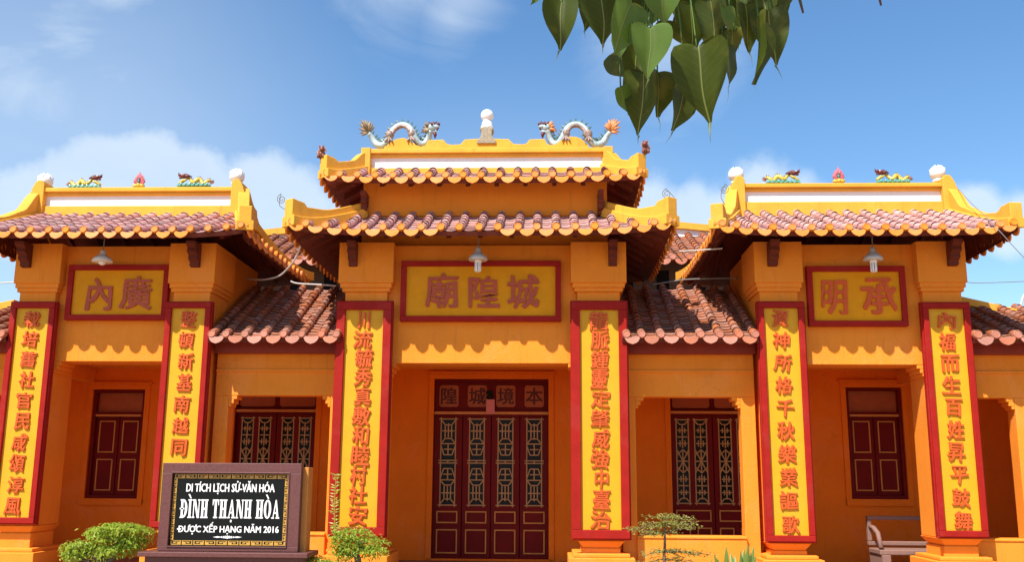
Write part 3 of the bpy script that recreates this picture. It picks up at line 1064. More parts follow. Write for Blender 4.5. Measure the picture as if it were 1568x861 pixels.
def gallery(x0, x1, outer, label):
    cxm = (x0 + x1) / 2
    sg = 1 if cxm > 0 else -1
    t = thing('roofed_gallery', (cxm, 0.5, 0), label, 'gallery', 'low tiled galleries between the pavilions')
    zo, zl = 2.645, 0.71
    w = MB()
    w.box(x0, x1, 0.35, 0.60, zo, 3.42)
    if outer:
        ja = 7.40
        a, b = sorted((sg * ja, sg * 10.5))
        w.box(a, b, 0.352, 0.60, 0.0, zo)
        lo = (x0, a) if sg > 0 else (b, x1)
    else:
        ja = 0.20
        w.box(x0, x0 + ja, 0.352, 0.60, 0.0, zo)
        w.box(x1 - ja, x1, 0.352, 0.60, 0.0, zo)
        lo = (x0 + ja, x1 - ja)
    for s2, x in ((1, lo[0]), (-1, lo[1])):
        if outer and ((sg > 0 and s2 > 0) or (sg < 0 and s2 < 0)):
            continue
        for (wd, a, b) in ((0.12, 0.0, 0.055), (0.075, 0.055, 0.115), (0.04, 0.115, 0.16)):
            l, h = sorted((x, x + s2 * wd))
            w.box(l, h, 0.356, 0.596, zo - b, zo - a + 0.001)
    w.box(x0, x1, 0.325, 0.36, 2.98, 3.02)
    wo = w.build('front_wall', 'wall', t, bevel=0.008)
    lw = MB()
    lw.box(lo[0] - 0.01, lo[1] + 0.01, 0.30, 0.62, 0.0, zl)
    lw.box(lo[0] - 0.01, lo[1] + 0.01, 0.285, 0.635, zl, zl + 0.035)
    lw.build('low_wall', 'wall', t, bevel=0.01)
    f = MB()
    f.box(x0, x1, 0.20, 0.34, 3.24, 3.41)
    f.build('fascia_beam', 'fascia', t)
    s = MB()
    s.box(x0, x1, 0.60, 2.2, 3.15, 3.23)
    s.build('ceiling', 'wall', t)
    if outer:
        rf = Roof((x0, x1, -0.10, 3.6), (x0, x1, 1.75, 1.76), 3.44, 4.16, 0, 0.0)
    else:
        rf = Roof((x0, x1, -0.10, 3.2), (x0, x1, 1.90, 1.91), 3.44, 4.50, 0, 0.0)
    make_roof(t, rf, 0.283, 0.061, 'terra', 'terra_eave', sides=('front',), rafters=False, seg=0.15)
    if outer:
        # sloping yellow ridge coping on a grey wall, falling outwards
        A, B = (at(1478, 461, 1.7), at(1568, 481, 1.7)) if sg > 0 else (at(14, 466, 1.7), at(-70, 484, 1.7))
        k = (B.z - A.z) / (B.x - A.x)
        e0, e1 = (A.x - 0.15, A.x + 3.2) if sg > 0 else (A.x + 0.15, A.x - 3.2)
        zz = lambda x, d: A.z + k * (x - A.x) + d
        gw, yr = MB(), MB()
        gw.prism([(e0, 3.4), (e1, 3.4), (e1, zz(e1, -0.10)), (e0, zz(e0, -0.10))][::sg], 1.62, 1.80)
        yr.prism([(e0, zz(e0, -0.10)), (e1, zz(e1, -0.10)), (e1, zz(e1, 0.02)), (e0, zz(e0, 0.02))][::sg], 1.56, 1.86)
        go = gw.build('ridge_wall', 'grey', t)
        yr.build('ridge_coping', 'ridge', go, bevel=0.01)
    return t


# ------------------------------------------------------------------ the hall behind


def grid_wall(mb, xs, zs, holes, y0, y1):
    xs, zs = sorted(set(xs)), sorted(set(zs))
    for xa, xb in zip(xs, xs[1:]):
        run = None
        for za, zb in zip(zs, zs[1:]):
            cx, cz = (xa + xb) / 2, (za + zb) / 2
            if any(h[0] < cx < h[1] and h[2] < cz < h[3] for h in holes):
                if run:
                    mb.box(xa, xb, y0, y1, *run)
                run = None
            else:
                run = (run[0], zb) if run else (za, zb)
        if run:
            mb.box(xa, xb, y0, y1, *run)


YB = 2.2        # back wall plane


def rect_ring(mb, x0, x1, z0, z1, w, y0, y1):
    mb.box(x0, x1, y0, y1, z1 - w, z1)
    mb.box(x0, x1, y0, y1, z0, z0 + w)
    mb.box(x0, x0 + w, y0, y1, z0 + w, z1 - w)
    mb.box(x1 - w, x1, y0, y1, z0 + w, z1 - w)


def bar(mb, xa, za, xb, zb, w, y0, y1):
    d = Vector((xb - xa, 0, zb - za))
    d.normalize()
    s = Vector((-d.z, 0, d.x)) * w
    p = [(xa - s.x, za - s.z), (xb - s.x, zb - s.z), (xb + s.x, zb + s.z), (xa + s.x, za + s.z)]
    mb.prism(p, y0, y1)


def lattice(mb, x0, x1, z0, z1, y, style):
    """cream fretwork of thin bars: stacked hexagons and crosses"""
    w = 0.009
    dx, h = x1 - x0, z1 - z0
    yy = [y]

    def B(ax, az, bx, bz):
        yy[0] -= 0.0004
        bar(mb, x0 + dx * ax, z0 + h * az, x0 + dx * bx, z0 + h * bz, w, yy[0], yy[0] + 0.02)
    ext = 0.14
    B(0, -0.02, 0, 1.02)
    B(1, -0.02, 1, 1.02)
    B(-ext, 0.0, 1 + ext, 0.0)
    B(-ext, 1.0, 1 + ext, 1.0)
    if style == 0:
        for za, zb, up in ((0.0, 0.5, 1), (0.5, 1.0, -1)):
            f = (lambda q: za + (zb - za) * q) if up > 0 else (lambda q: zb - (zb - za) * q)
            B(0, f(0.02), 0.28, f(0.14)); B(1, f(0.02), 0.72, f(0.14)); B(0.28, f(0.14), 0.72, f(0.14))
            B(0.5, f(0.10), 0.5, f(0.44)); B(0.28, f(0.16), 0.28, f(0.44)); B(0.72, f(0.16), 0.72, f(0.44))
            B(0.08, f(0.28), 0.92, f(0.28))
            B(0.28, f(0.46), 0.72, f(0.46)); B(0.28, f(0.46), 0, f(0.58)); B(0.72, f(0.46), 1, f(0.58)); B(0, f(0.58), 1, f(0.58))
            B(0.0, f(0.62), 0.22, f(0.84)); B(1, f(0.62), 0.78, f(0.84)); B(0.22, f(0.84), 0.78, f(0.84)); B(0.5, f(0.58), 0.5, f(0.84)); B(0.2, f(0.71), 0.8, f(0.71))
        B(-ext, 0.485, 1 + ext, 0.485); B(-ext, 0.515, 1 + ext, 0.515); B(0.5, 0.485, 0.5, 0.515)
    else:
        for za, zb, up in ((0.0, 0.36, 1), (0.64, 1.0, -1)):
            f = (lambda q: za + (zb - za) * q) if up > 0 else (lambda q: zb - (zb - za) * q)
            B(0, f(0.03), 0.3, f(0.16)); B(1, f(0.03), 0.7, f(0.16)); B(0.3, f(0.16), 0.7, f(0.16))
            B(0.5, f(0.16), 0.5, f(0.95)); B(0.1, f(0.36), 0.9, f(0.36)); B(0.1, f(0.58), 0.9, f(0.58)); B(0.1, f(0.80), 0.9, f(0.80))
            B(0.3, f(0.28), 0.3, f(0.44)); B(0.7, f(0.28), 0.7, f(0.44)); B(0.3, f(0.7), 0.3, f(0.9)); B(0.7, f(0.7), 0.7, f(0.9))
        B(0, 0.36, 1, 0.64); B(1, 0.36, 0, 0.64); B(0.5, 0.36, 0.5, 0.64); B(0, 0.5, 1, 0.5)
        B(0, 0.43, 0.5, 0.36); B(1, 0.43, 0.5, 0.36); B(0, 0.57, 0.5, 0.64); B(1, 0.57, 0.5, 0.64)


def door_set(t, x0, x1, zf, ztr, zl, zt, nleaf, lat_per, style, latz, midz, tablets=None):
    """double transom door: leaves with fretwork, panels below, transom above"""
    yd = YB + 0.10
    fr = MB()
    rect_ring(fr, x0 - 0.05, x1 + 0.05, zf - 0.05, zt + 0.02, 0.055, YB + 0.02, YB + 0.20)
    fr.box(x0, x1, YB + 0.03, YB + 0.18, ztr - 0.045, ztr + 0.045)
    fo = fr.build('door_frame', 'door', t, bevel=0.004)
    tb = MB()
    tb.box(x0 + 0.005, x1 - 0.005, YB + 0.012, YB + 0.03, ztr - 0.02, ztr + 0.02)
    tb.build('transom_rail', 'trim', fo)
    tp = MB()
    tp.box(x0, x1, yd, yd + 0.05, ztr + 0.04, zt - 0.03)
    tpo = tp.build('transom', 'door', t)
    n = 4 if tablets else 2
    tw = (x1 - x0) / n
    for k in range(n):
        cx = x0 + tw * (k + 0.5)
        hw = tw * (0.34 if tablets else 0.44)
        z0, z1 = ztr + 0.10, zt - 0.09
        if not tablets:
            z0, z1 = ztr + 0.07, zt - 0.06
        b = MB()
        c = 0.03
        b.prism([(cx - hw, z0 + c), (cx - hw + c, z0), (cx + hw - c, z0), (cx + hw, z0 + c), (cx + hw, z1 - c), (cx + hw - c, z1), (cx - hw + c, z1), (cx - hw, z1 - c)], yd - 0.018, yd + 0.01)
        bo = b.build('tablet', 'tablet', tpo, bevel=0.004)
        if tablets:
            gm = shift(glyphs(tablets[k], h=(z1 - z0) * 0.74, extrude=0.006, bold=0.020), cx, yd - 0.019, (z0 + z1) / 2)
            ch = gm.build('character', 'ink', tpo)
    lw = (x1 - x0) / nleaf
    for k in range(nleaf):
        a, b = x0 + lw * k + 0.006, x0 + lw * (k + 1) - 0.006
        lf = MB()
        st = 0.10 if nleaf == 4 else 0.085
        zl0, zl1 = latz
        spans = []
        inner = (b - a - st * (lat_per + 1)) / lat_per
        xs = [a]
        for j in range(lat_per):
            s0 = a + st + j * (inner + st)
            spans.append((s0, s0 + inner))
            xs += [s0, s0 + inner]
        xs.append(b)
        grid_wall(lf, xs, [zf, zl0, zl1, zl], [(p, q, zl0, zl1) for p, q in spans], yd - 0.01, yd + 0.04)
        lo = lf.build('door_leaf', 'door', t, bevel=0.003)
        gl = MB()
        for p, q in spans:
            gl.box(p - 0.01, q + 0.01, yd + 0.022, yd + 0.028, zl0 - 0.01, zl1 + 0.01)
        gl.build('pane', 'glass', lo)
        la = MB()
        for p, q in spans:
            lattice(la, p + 0.006, q - 0.006, zl0, zl1, yd - 0.012, style)
        la.build('lattice', 'lattice', lo)
        md = MB()
        pz = midz
        cols = [(a + 0.055, b - 0.055)]
        rect_ring(md, a + 0.055, b - 0.055, pz[0], pz[1], 0.022, yd - 0.026, yd - 0.008)
        lowp = [(a + 0.055, b - 0.055)] if nleaf == 4 else [(a + 0.055, (a + b) / 2 - 0.05), ((a + b) / 2 + 0.05, b - 0.055)]
        for p, q in lowp:
            rect_ring(md, p, q, zf + 0.07, pz[0] - 0.09, 0.022, yd - 0.026, yd - 0.008)
        md.build('panel_moulding', 'trim', lo, bevel=0.005)


def window_set(t, x0, x1, z0, z1, ztr):
    yd = YB + 0.09
    fr = MB()
    rect_ring(fr, x0, x1, z0, z1, 0.05, YB + 0.02, YB + 0.18)
    fr.box(x0 + 0.05, x1 - 0.05, YB + 0.03, YB + 0.16, ztr - 0.03, ztr + 0.03)
    fo = fr.build('window_frame', 'door', t, bevel=0.004)
    tr = MB()
    tr.box(x0 + 0.05, x1 - 0.05, yd + 0.02, yd + 0.04, ztr + 0.03, z1 - 0.05)
    tr.build('transom_panel', 'tablet', fo)
    rl = MB()
    rl.box(x0 + 0.055, x1 - 0.055, YB + 0.015, YB + 0.03, ztr - 0.045, ztr - 0.012)
    rl.build('transom_rail', 'trim', fo)
    xm = (x0 + x1) / 2
    for a, b in ((x0 + 0.05, xm - 0.006), (xm + 0.006, x1 - 0.05)):
        s = MB()
        s.box(a, b, yd, yd + 0.04, z0 + 0.05, ztr - 0.03)
        so_ = s.build('shutter', 'door', fo, bevel=0.003)
    md = MB()
    for a, b in ((x0 + 0.05, xm - 0.006), (xm + 0.006, x1 - 0.05)):
        zm = (z0 + ztr) / 2
        for p, q in ((z0 + 0.12, zm - 0.05), (zm + 0.05, ztr - 0.11)):
            rect_ring(md, a + 0.055, b - 0.055, p, q, 0.02, yd - 0.018, yd + 0.002)
    md.build('shutter_moulding', 'trim', fo, bevel=0.005)


def hall():
    t = thing('temple_hall', (0, YB + 2, 0), 'deep orange temple hall with dark red lattice doors, behind the three gate pavilions', 'temple')
    p = lambda px, py: at(px, py, YB)
    # openings, measured on the wall
    dc = (p(663, 700).x, p(840, 700).x)
    zc_top, zc_tr, zf = p(750, 581).z, p(750, 633).z, p(750, 857).z
    dl = (p(356, 700).x, p(481, 700).x)
    dr = (p(1028, 700).x, p(1160, 700).x)
    wl = (p(137, 680).x, p(217, 680).x)
    wr = (p(1299, 680).x, p(1385, 680).x)
    zs_top = p(1075, 596).z
    lw0, lw1, lwt = p(180, 764).z, p(180, 597).z, p(180, 634).z
    rw0, rw1, rwt = p(1340, 765).z, p(1340, 594).z, p(1340, 634).z
    holes = [(dc[0], dc[1], zf, zc_top), (dl[0], dl[1], zf, zs_top), (dr[0], dr[1], zf, zs_top), (wl[0], wl[1], lw0, lw1), (wr[0], wr[1], rw0, rw1)]
    w = MB()
    xs, zs = [-10.5, 10.5], [0.0, 3.9]
    for h in holes:
        xs += h[:2]
        zs += h[2:]
    grid_wall(w, xs, zs, holes, YB, YB + 0.22)
    w.box(-6.0, 6.0, YB + 0.02, YB + 0.20, 3.9, 4.35)
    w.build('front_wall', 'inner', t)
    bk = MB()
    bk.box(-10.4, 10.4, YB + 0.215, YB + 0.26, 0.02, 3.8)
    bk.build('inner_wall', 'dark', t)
    for (a, b, z0, z1) in holes:
        ar = MB()
        low = z0 if z0 > 0.6 else None
        wd = 0.085
        ar.box(a - wd, b + wd, YB - 0.035, YB + 0.02, z1, z1 + wd)
        ar.box(a - wd - 0.03, b + wd + 0.03, YB - 0.055, YB + 0.01, z1 + wd, z1 + wd + 0.035)
        zb = (low - wd) if low else zf
        ar.box(a - wd, a, YB - 0.033, YB + 0.018, zb, z1)
        ar.box(b, b + wd, YB - 0.033, YB + 0.018, zb, z1)
        if low:
            ar.box(a - wd, b + wd, YB - 0.045, YB + 0.016, zb - 0.02, low)
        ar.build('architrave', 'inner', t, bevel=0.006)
    latz = (p(750, 775).z, p(750, 642).z)
    midz = (p(750, 803).z, p(750, 784).z)
    door_set(t, dc[0], dc[1], zf, zc_tr, zc_tr - 0.045, zc_top, 4, 1, 0, latz, midz, '隍城境本')
    latz2 = (p(1075, 772).z, p(1075, 643).z)
    midz2 = (p(1075, 800).z, p(1075, 782).z)
    for d in (dl, dr):
        door_set(t, d[0], d[1], zf, p(1075, 632).z, p(1075, 632).z - 0.045, zs_top, 2, 2, 1, latz2, midz2)
    window_set(t, wl[0], wl[1], lw0, lw1, lwt)
    window_set(t, wr[0], wr[1], rw0, rw1, rwt)
    fl = MB()
    fl.box(-10.4, 10.4, -0.02, YB + 0.05, 0.002, zf - 0.03)
    fl.build('porch_floor', 'floor', t)
    # upper hall with its own tiled roof
    up = MB()
    up.box(-5.6, 5.6, YB + 0.2, 8.0, 4.10, 4.20)
    up.box(-5.2, 5.2, 3.9, 8.0, 4.20, 5.42)
    up.build('upper_wall', 'dim', t)
    for x in (-3.7, -3.05, -2.4, 2.35, 3.0, 3.65):
        MB().box(x - 0.11, x + 0.11, 3.87, 3.95, 4.3, 5.2).build('vent_opening', 'dark', t)
    rf = Roof((-5.4, 5.4, 3.4, 10.0), (-5.4, 5.4, 5.5, 5.6), 5.32, 6.27, 0, 0)
    make_roof(t, rf, 0.283, 0.064, 'terra', 'terra_eave', sides=('front',), rafters=False)
    wb, yb = MB(), MB()
    za = at(1092, 347, 5.5)
    k = -0.10
    for sg in (-1, 1):
        zx = lambda x: za.z + k * (abs(x) - za.x)
        pl = [(0, 6.1), (sg * 5.4, 6.1), (sg * 5.4, zx(5.4) - 0.13), (0, zx(0) - 0.13)]
        wb.prism(pl[::sg], 5.45, 5.65)
        pl = [(0, zx(0) - 0.13), (sg * 5.4, zx(5.4) - 0.13), (sg * 5.4, zx(5.4)), (0, zx(0))]
        yb.prism(pl[::sg], 5.38, 5.72)
    wo = wb.build('ridge_wall', 'white', t)
    yb.build('ridge_coping', 'ridge', wo)
    return t


HALL = hall()
CP = central_pavilion()
LW_ = wing(-1)
RW_ = wing(1)
gallery(-3.83, -1.96, False, 'low terracotta roofed gallery between the left and the central pavilion')
gallery(1.96, 3.83, False, 'low terracotta roofed gallery between the central and the right pavilion')
gallery(-10.5, -6.72, True, 'low terracotta roofed gallery cut off at the left edge of the photo')
gallery(6.72, 10.5, True, 'low terracotta roofed gallery with sloping yellow ridge at the right edge')

# ------------------------------------------------------------------ couplet boards


def couplet(x, hw, zt, zb, fw, text, first, last, label, csize):
    t = thing('couplet_board', (x, 0.03, zb - fw), label, 'couplet board', 'couplet boards on the pillars')
    f = MB()
    rect_ring(f, x - hw - fw, x + hw + fw, zb - fw, zt + fw, fw, -0.045, 0.075)
    rect_ring(f, x - hw - fw - 0.018, x + hw + fw + 0.018, zb - fw - 0.018, zt + fw + 0.018, 0.03, -0.012, 0.072)
    f.build('frame', 'frame', t, bevel=0.008)
    p = MB()
    p.box(x - hw - 0.004, x + hw + 0.004, 0.0, 0.06, zb - 0.004, zt + 0.004)
    p.build('panel', 'board', t)
    pxc = 842 + CAM_F * (x - 0.96) / 13.6
    z0, z1 = at(pxc, first, 0).z, at(pxc, last, 0).z
    n = len(text)
    for k, ch in enumerate(text):
        z = z0 + (z1 - z0) * k / max(1, n - 1)
        h = csize * (0.55 if ch in '川' else 1) * random.uniform(0.95, 1.04)
        m = brush(ch, h=csize * random.uniform(0.94, 1.04), w=csize * random.uniform(0.90, 1.02) * (0.72 if ch in '川中' else 1), extrude=0.026, bold=0.021, shear=0.05)
        ang = random.uniform(-0.05, 0.03)
        m.v = [(a * math.cos(ang) - c * math.sin(ang), b, a * math.sin(ang) + c * math.cos(ang)) for a, b, c in m.v]
        shift(m, x + random.uniform(-0.012, 0.012), 0.0, z)
        m.build('character', 'char', t)


couplet(-PW_C - PW_H, 0.241, 3.85, 0.935, 0.08, '栽培舊社官民咸頌淳風', 489, 776, 'couplet board on the leftmost pillar, red letters on yellow, beside the left bush', 0.225)
couplet(-PW_C + PW_H, 0.241, 3.85, 0.90, 0.08, '整頓新基南越同', 489, 686, 'couplet board whose lower end is hidden by the black inscribed sign', 0.225)
couplet(-PC, 0.268, 3.825, 0.845, 0.115, '川流毓秀真敷和睦村社安', 491, 790, 'wide couplet board left of the central lattice door, above the small bush', 0.25)
couplet(PC, 0.268, 3.825, 0.835, 0.115, '龍脈鍾靈定肇威強中臺治', 492, 797, 'wide couplet board right of the central lattice door, beside the thin tiered tree', 0.25)
couplet(PW_C - PW_H, 0.235, 3.85, 0.785, 0.08, '資神所格千秋樂業謳歌', 488, 804, 'couplet board on the left pillar of the right pavilion, beside the sword leaves', 0.235)
couplet(PW_C + PW_H, 0.238, 3.84, 0.865, 0.08, '內福而生百姓昇平鼓舞', 491, 798, 'couplet board on the rightmost pillar, beside the stone bench', 0.235)

# ------------------------------------------------------------------ plaques over the openings


def plaque(box, chars, label, ink='plaque_char'):
    """box: pixel rectangle measured on the beam plane"""
    y = 0.10
    A, B = at(box[0], box[1], y), at(box[2], box[3], y)
    x0, x1, z0, z1 = A.x, B.x, B.z, A.z
    t = thing('name_plaque', ((x0 + x1) / 2, 0.16, z0), label, 'plaque', 'name plaques over the openings')
    f = MB()
    rect_ring(f, x0, x1, z0, z1, 0.078, 0.072, 0.168)
    f.build('frame', 'frame', t, bevel=0.006)
    p = MB()
    p.box(x0 + 0.07, x1 - 0.07, 0.115, 0.166, z0 + 0.07, z1 - 0.07)
    p.build('panel', 'plaque', t)
    for ch, px, py, w, h in chars:
        c = at(px, py, 0.115)
        sc = (CAM_LOC - c).length / CAM_F
        m = brush(ch, h=h * sc, w=w * sc, extrude=0.022, bold=0.020)
        shift(m, c.x, 0.115, c.z).build('character', ink, t)


plaque((615, 400, 859, 492.5), [('廟', 677, 446, 48, 52), ('隍', 741, 448, 45, 48), ('城', 801, 447, 46, 52)], 'widest plaque, three characters, over the central lattice door')
plaque((107, 406, 254.5, 490.5), [('內', 153, 452, 35, 45), ('廣', 209, 449, 43, 48)], 'smaller plaque with two characters on the left pavilion')
plaque((1234, 408, 1391, 500), [('明', 1278, 456, 36, 50), ('承', 1346, 454, 48, 52)], 'smaller plaque with two characters on the right pavilion', 'char')

# ------------------------------------------------------------------ lamps


def lamp(px, label, wide=False):
    p = at(px, 396, -0.20)
    t = thing('hanging_lamp', (p.x, -0.20, p.z), label, 'lamp', 'lamps hanging under the eaves')
    s = MB()
    if wide:
        s.lathe(p, [(0.135, -0.055), (0.145, -0.045), (0.12, 0.0), (0.06, 0.045), (0.045, 0.05), (0.042, 0.10), (0.03, 0.115), (0.004, 0.118)], 24)
    else:
        s.lathe(p, [(0.128, -0.03), (0.136, -0.02), (0.125, 0.02), (0.075, 0.065), (0.055, 0.075), (0.045, 0.12), (0.03, 0.16), (0.004, 0.165)], 24)
    s.build('lamp_shade', 'enamel' if wide else 'metal', t, smooth=True)
    b = MB()
    if wide:
        b.ell((p.x, p.y, p.z - 0.055), 0.055, 0.055, 0.045, 14, 8)
        b.build('bulb', 'bulb', t, smooth=True)
    else:
        b.lathe(p, [(0.05, -0.06), (0.05, -0.015)], 14)
        for k in range(6):
            w = k * math.pi / 3
            b.tube([(p.x + 0.034 * math.cos(w), p.y + 0.034 * math.sin(w), p.z - 0.05), (p.x + 0.034 * math.cos(w), p.y + 0.034 * math.sin(w), p.z - 0.175),
                    (p.x + 0.02 * math.cos(w), p.y + 0.02 * math.sin(w), p.z - 0.188)], 0.013, 8)
        b.build('bulb', 'bulb', t, smooth=True)
    c = MB()
    c.tube([(p.x, p.y, p.z + 0.11), (p.x + 0.004, p.y, p.z + 0.3), (p.x, p.y + 0.01, 4.95)], 0.008, 6)
    c.build('cord', 'cable', t)


lamp(732, 'tube-bulb lamp hanging over the three character plaque of the central pavilion')
lamp(157, 'wide white lamp with small round bulb hanging on the left pavilion', True)
lamp(1337, 'tube-bulb lamp hanging over the right pavilion plaque')

# ------------------------------------------------------------------ roof figures


def Q(px, py, y):
    return at(px, py, y)


def big_dragon(mirror, label, tail):
    y = 0.55
    ax = 745.5

    def p(px, py, dy=0.0):
        q = at(px, py, y)
        if mirror:
            q.x = 2 * at(ax, 215, y).x - q.x + 0.055
            q.z = at(px, py + 1.0, y).z
        return Vector((q.x, y + dy, q.z))
    base = p(610, 224)
    t = thing('ridge_dragon', (base.x, y, base.z), label, 'dragon statue', 'large dragons on the central ridge')
    k = 0.0095
    path = [(564, 204, 4.5), (569, 209, 5.2), (573, 216, 6.0), (578, 221, 6.6), (586, 223, 6.6), (593, 219, 6.6), (597, 211, 7.0), (600, 202, 6.6), (606, 194.5, 6.2), (614, 190.5, 6.2),
            (622, 192, 6.2), (628, 197, 6.4), (632, 205, 7.0), (636, 213, 6.8), (642, 219.5, 6.4), (649, 219.5, 6.2), (654, 213, 5.6), (657, 206, 5.0), (660, 200, 4.8)]
    # smooth the spine
    pts = [p(a, b, 0.03 * math.sin(i * 0.9)) for i, (a, b, r) in enumerate(path)]
    rad = [r * k * 0.82 for _, _, r in path]
    sp, sr = [], []
    for i in range(len(pts) - 1):
        p0, p1, p2, p3 = pts[max(i - 1, 0)], pts[i], pts[i + 1], pts[min(i + 2, len(pts) - 1)]
        for j in range(3):
            u = j / 3
            sp.append(0.5 * ((2 * p1) + (p2 - p0) * u + (2 * p0 - 5 * p1 + 4 * p2 - p3) * u * u + (3 * p1 - p0 - 3 * p2 + p3) * u ** 3))
            sr.append(rad[i] * (1 - u) + rad[i + 1] * u)
    sp.append(pts[-1])
    sr.append(rad[-1])
    b = MB()
    b.tube(sp, sr, 12)
    body = b.build('body', 'pale_scale', t, smooth=True)
    # dorsal fins along the outer side, belly line dark
    fn = MB()
    cen = p(614, 214)
    for i in range(2, len(sp) - 2, 2):
        d = (sp[i + 1] - sp[i - 1]).normalized()
        n = Vector((-d.z, 0, d.x))
        if d.x * (-1 if mirror else 1) < 0:
            n = -n
        if n.z < -0.3:
            n = -n
        a = sp[i] + n * sr[i] * 0.7
        fn.cone(a, a + n * 0.075 - d * 0.02, 0.028, 5, 0.5)
    fn.build('dorsal_fin', 'dark_scale', t)
    bk = MB()
    bk.tube([p_ + (p_ - cen).normalized() * r_ * 0.34 + Vector((0, 0.02, 0)) for p_, r_ in zip(sp[3:-3], sr[3:-3])], [r_ * 0.80 for r_ in sr[3:-3]], 9)
    bk.build('back_scales', 'back_scale', body, smooth=True)
    be = MB()
    for off in (1,):
        idx = [i for i in range(18, 36)]
        be.tube([sp[i] + (cen - sp[i]).normalized() * sr[i] * 0.55 + Vector((0, -0.028, 0)) for i in idx], [sr[i] * 0.62 for i in idx], 8)
    be.build('belly', 'haunch', body, smooth=True)
    # haunches with claws
    for (a, c) in ((597, 208), (631, 207)):
        h = MB()
        q = p(a, c, -0.05)
        h.ell(q, 0.060, 0.05, 0.074, 10, 8, 0.08)
        for d in (-1, 0, 1):
            h.tube([q + Vector((0.0, -0.02, -0.05)), q + Vector((d * 0.045, -0.04, -0.105)), q + Vector((d * 0.06, -0.06, -0.135))], [0.026, 0.018, 0.008], 6)
        h.build('leg', 'haunch', t, smooth=True)
    # tail fan of flames
    tf = MB()
    for tx, tz, w in ((548, 196, 4), (549, 187, 5), (554, 184, 5), (558, 182, 5), (562, 183, 5), (567, 185, 5), (571, 188, 5), (574, 193, 4.5), (549, 203, 4), (553, 208, 4)):
        a, e = p(564, 203), p(tx, tz, random.uniform(-0.05, 0.05))
        m_ = a.lerp(e, 0.55) + Vector((0, 0, 0.015))
        tf.tube([a, m_, e], [w * k * 0.55, w * k * 0.62, w * k * 0.06], 6, True, 0.6)
    tf.build('tail', tail, t, smooth=True)
    # head: skull, snout, jaw, horns, eye, mane and beard
    hd = MB()
    hd.ell(p(661, 195.5), 0.062, 0.058, 0.058, 10, 8, 0.05)
    hd.ell(p(668, 194), 0.05, 0.04, 0.032, 10, 7, 0.05)
    hd.tube([p(660, 201), p(665, 202), p(670, 200)], [0.028, 0.024, 0.010], 8)
    ho = hd.build('head', 'pale_scale', t, smooth=True)
    mr = MB()
    mr.ell(p(671, 190), 0.034, 0.03, 0.026, 8, 6, 0.1)
    for a, c in ((656, 186), (664, 185.5), (670, 185.5)):
        mr.cone(p(662, 191), p(a, c), 0.022, 6)
    mr.tube([p(665, 203), p(666.5, 207), p(666, 212)], [0.030, 0.026, 0.006], 7)
    mr.tube([p(668, 201), p(671, 196), p(673, 189)], [0.014, 0.012, 0.004], 6)
    mr.build('horns', 'maroon', ho, smooth=True)
    ey = MB()
    for dy in (-0.055, 0.05):
        ey.ell(p(662, 192.5, dy), 0.017, 0.012, 0.015, 8, 6)
    ey.build('eye', 'black', ho, smooth=True)
    mn = MB()
    for tx, tz in ((650, 189), (647, 194), (645, 199), (644, 203), (648, 205), (652, 186), (654, 205)):
        a = p(658, 196)
        e = p(tx, tz, random.uniform(-0.05, 0.04))
        mn.tube([a, a.lerp(e, 0.6) + Vector((0, 0, 0.01)), e], [0.032, 0.024, 0.003], 6)
    mn.build('mane', 'tailgrey' if not mirror else 'tailorange', ho, smooth=True)


big_dragon(False, 'large pale ceramic dragon with ochre tail on the central ridge, left of the ball', 'tailgrey')
big_dragon(True, 'large pale ceramic dragon with bright orange tail on the central ridge', 'tailorange')

# central pearl on its pedestal
pb = at(745.5, 222, 0.55)
t = thing('pearl_finial', (pb.x, 0.55, pb.z), 'white glazed ball on a weathered pedestal at the middle of the central ridge', 'finial')
k = 14.4 / CAM_F
ped = MB()
prof = [(-15, -1), (-15, 3), (-11, 8), (-8.5, 12), (-8.5, 20), (-10.5, 23), (-10.5, 26), (10.5, 26), (10.5, 23), (8.5, 20), (8.5, 12), (11, 8), (15, 3), (15, -1)]
ped.prism([(pb.x + a * k, pb.z + b * k) for a, b in prof], 0.44, 0.66)
po = ped.build('pedestal', 'pedestal', t, bevel=0.012)
nk = MB()
nk.lathe(pb, [(9 * k, 26 * k), (10 * k, 28 * k), (9.5 * k, 31 * k), (8.2 * k, 33 * k), (8.2 * k, 37 * k), (6.5 * k, 39 * k), (6.5 * k, 42 * k)], 20)
nk.build('neck', 'white', t, smooth=True)
bl = MB()
bl.ell((pb.x, 0.55, pb.z + 49 * k), 10.2 * k, 10.2 * k, 10.2 * k, 28, 18)
bl.build('ball', 'pearl', t, smooth=True)


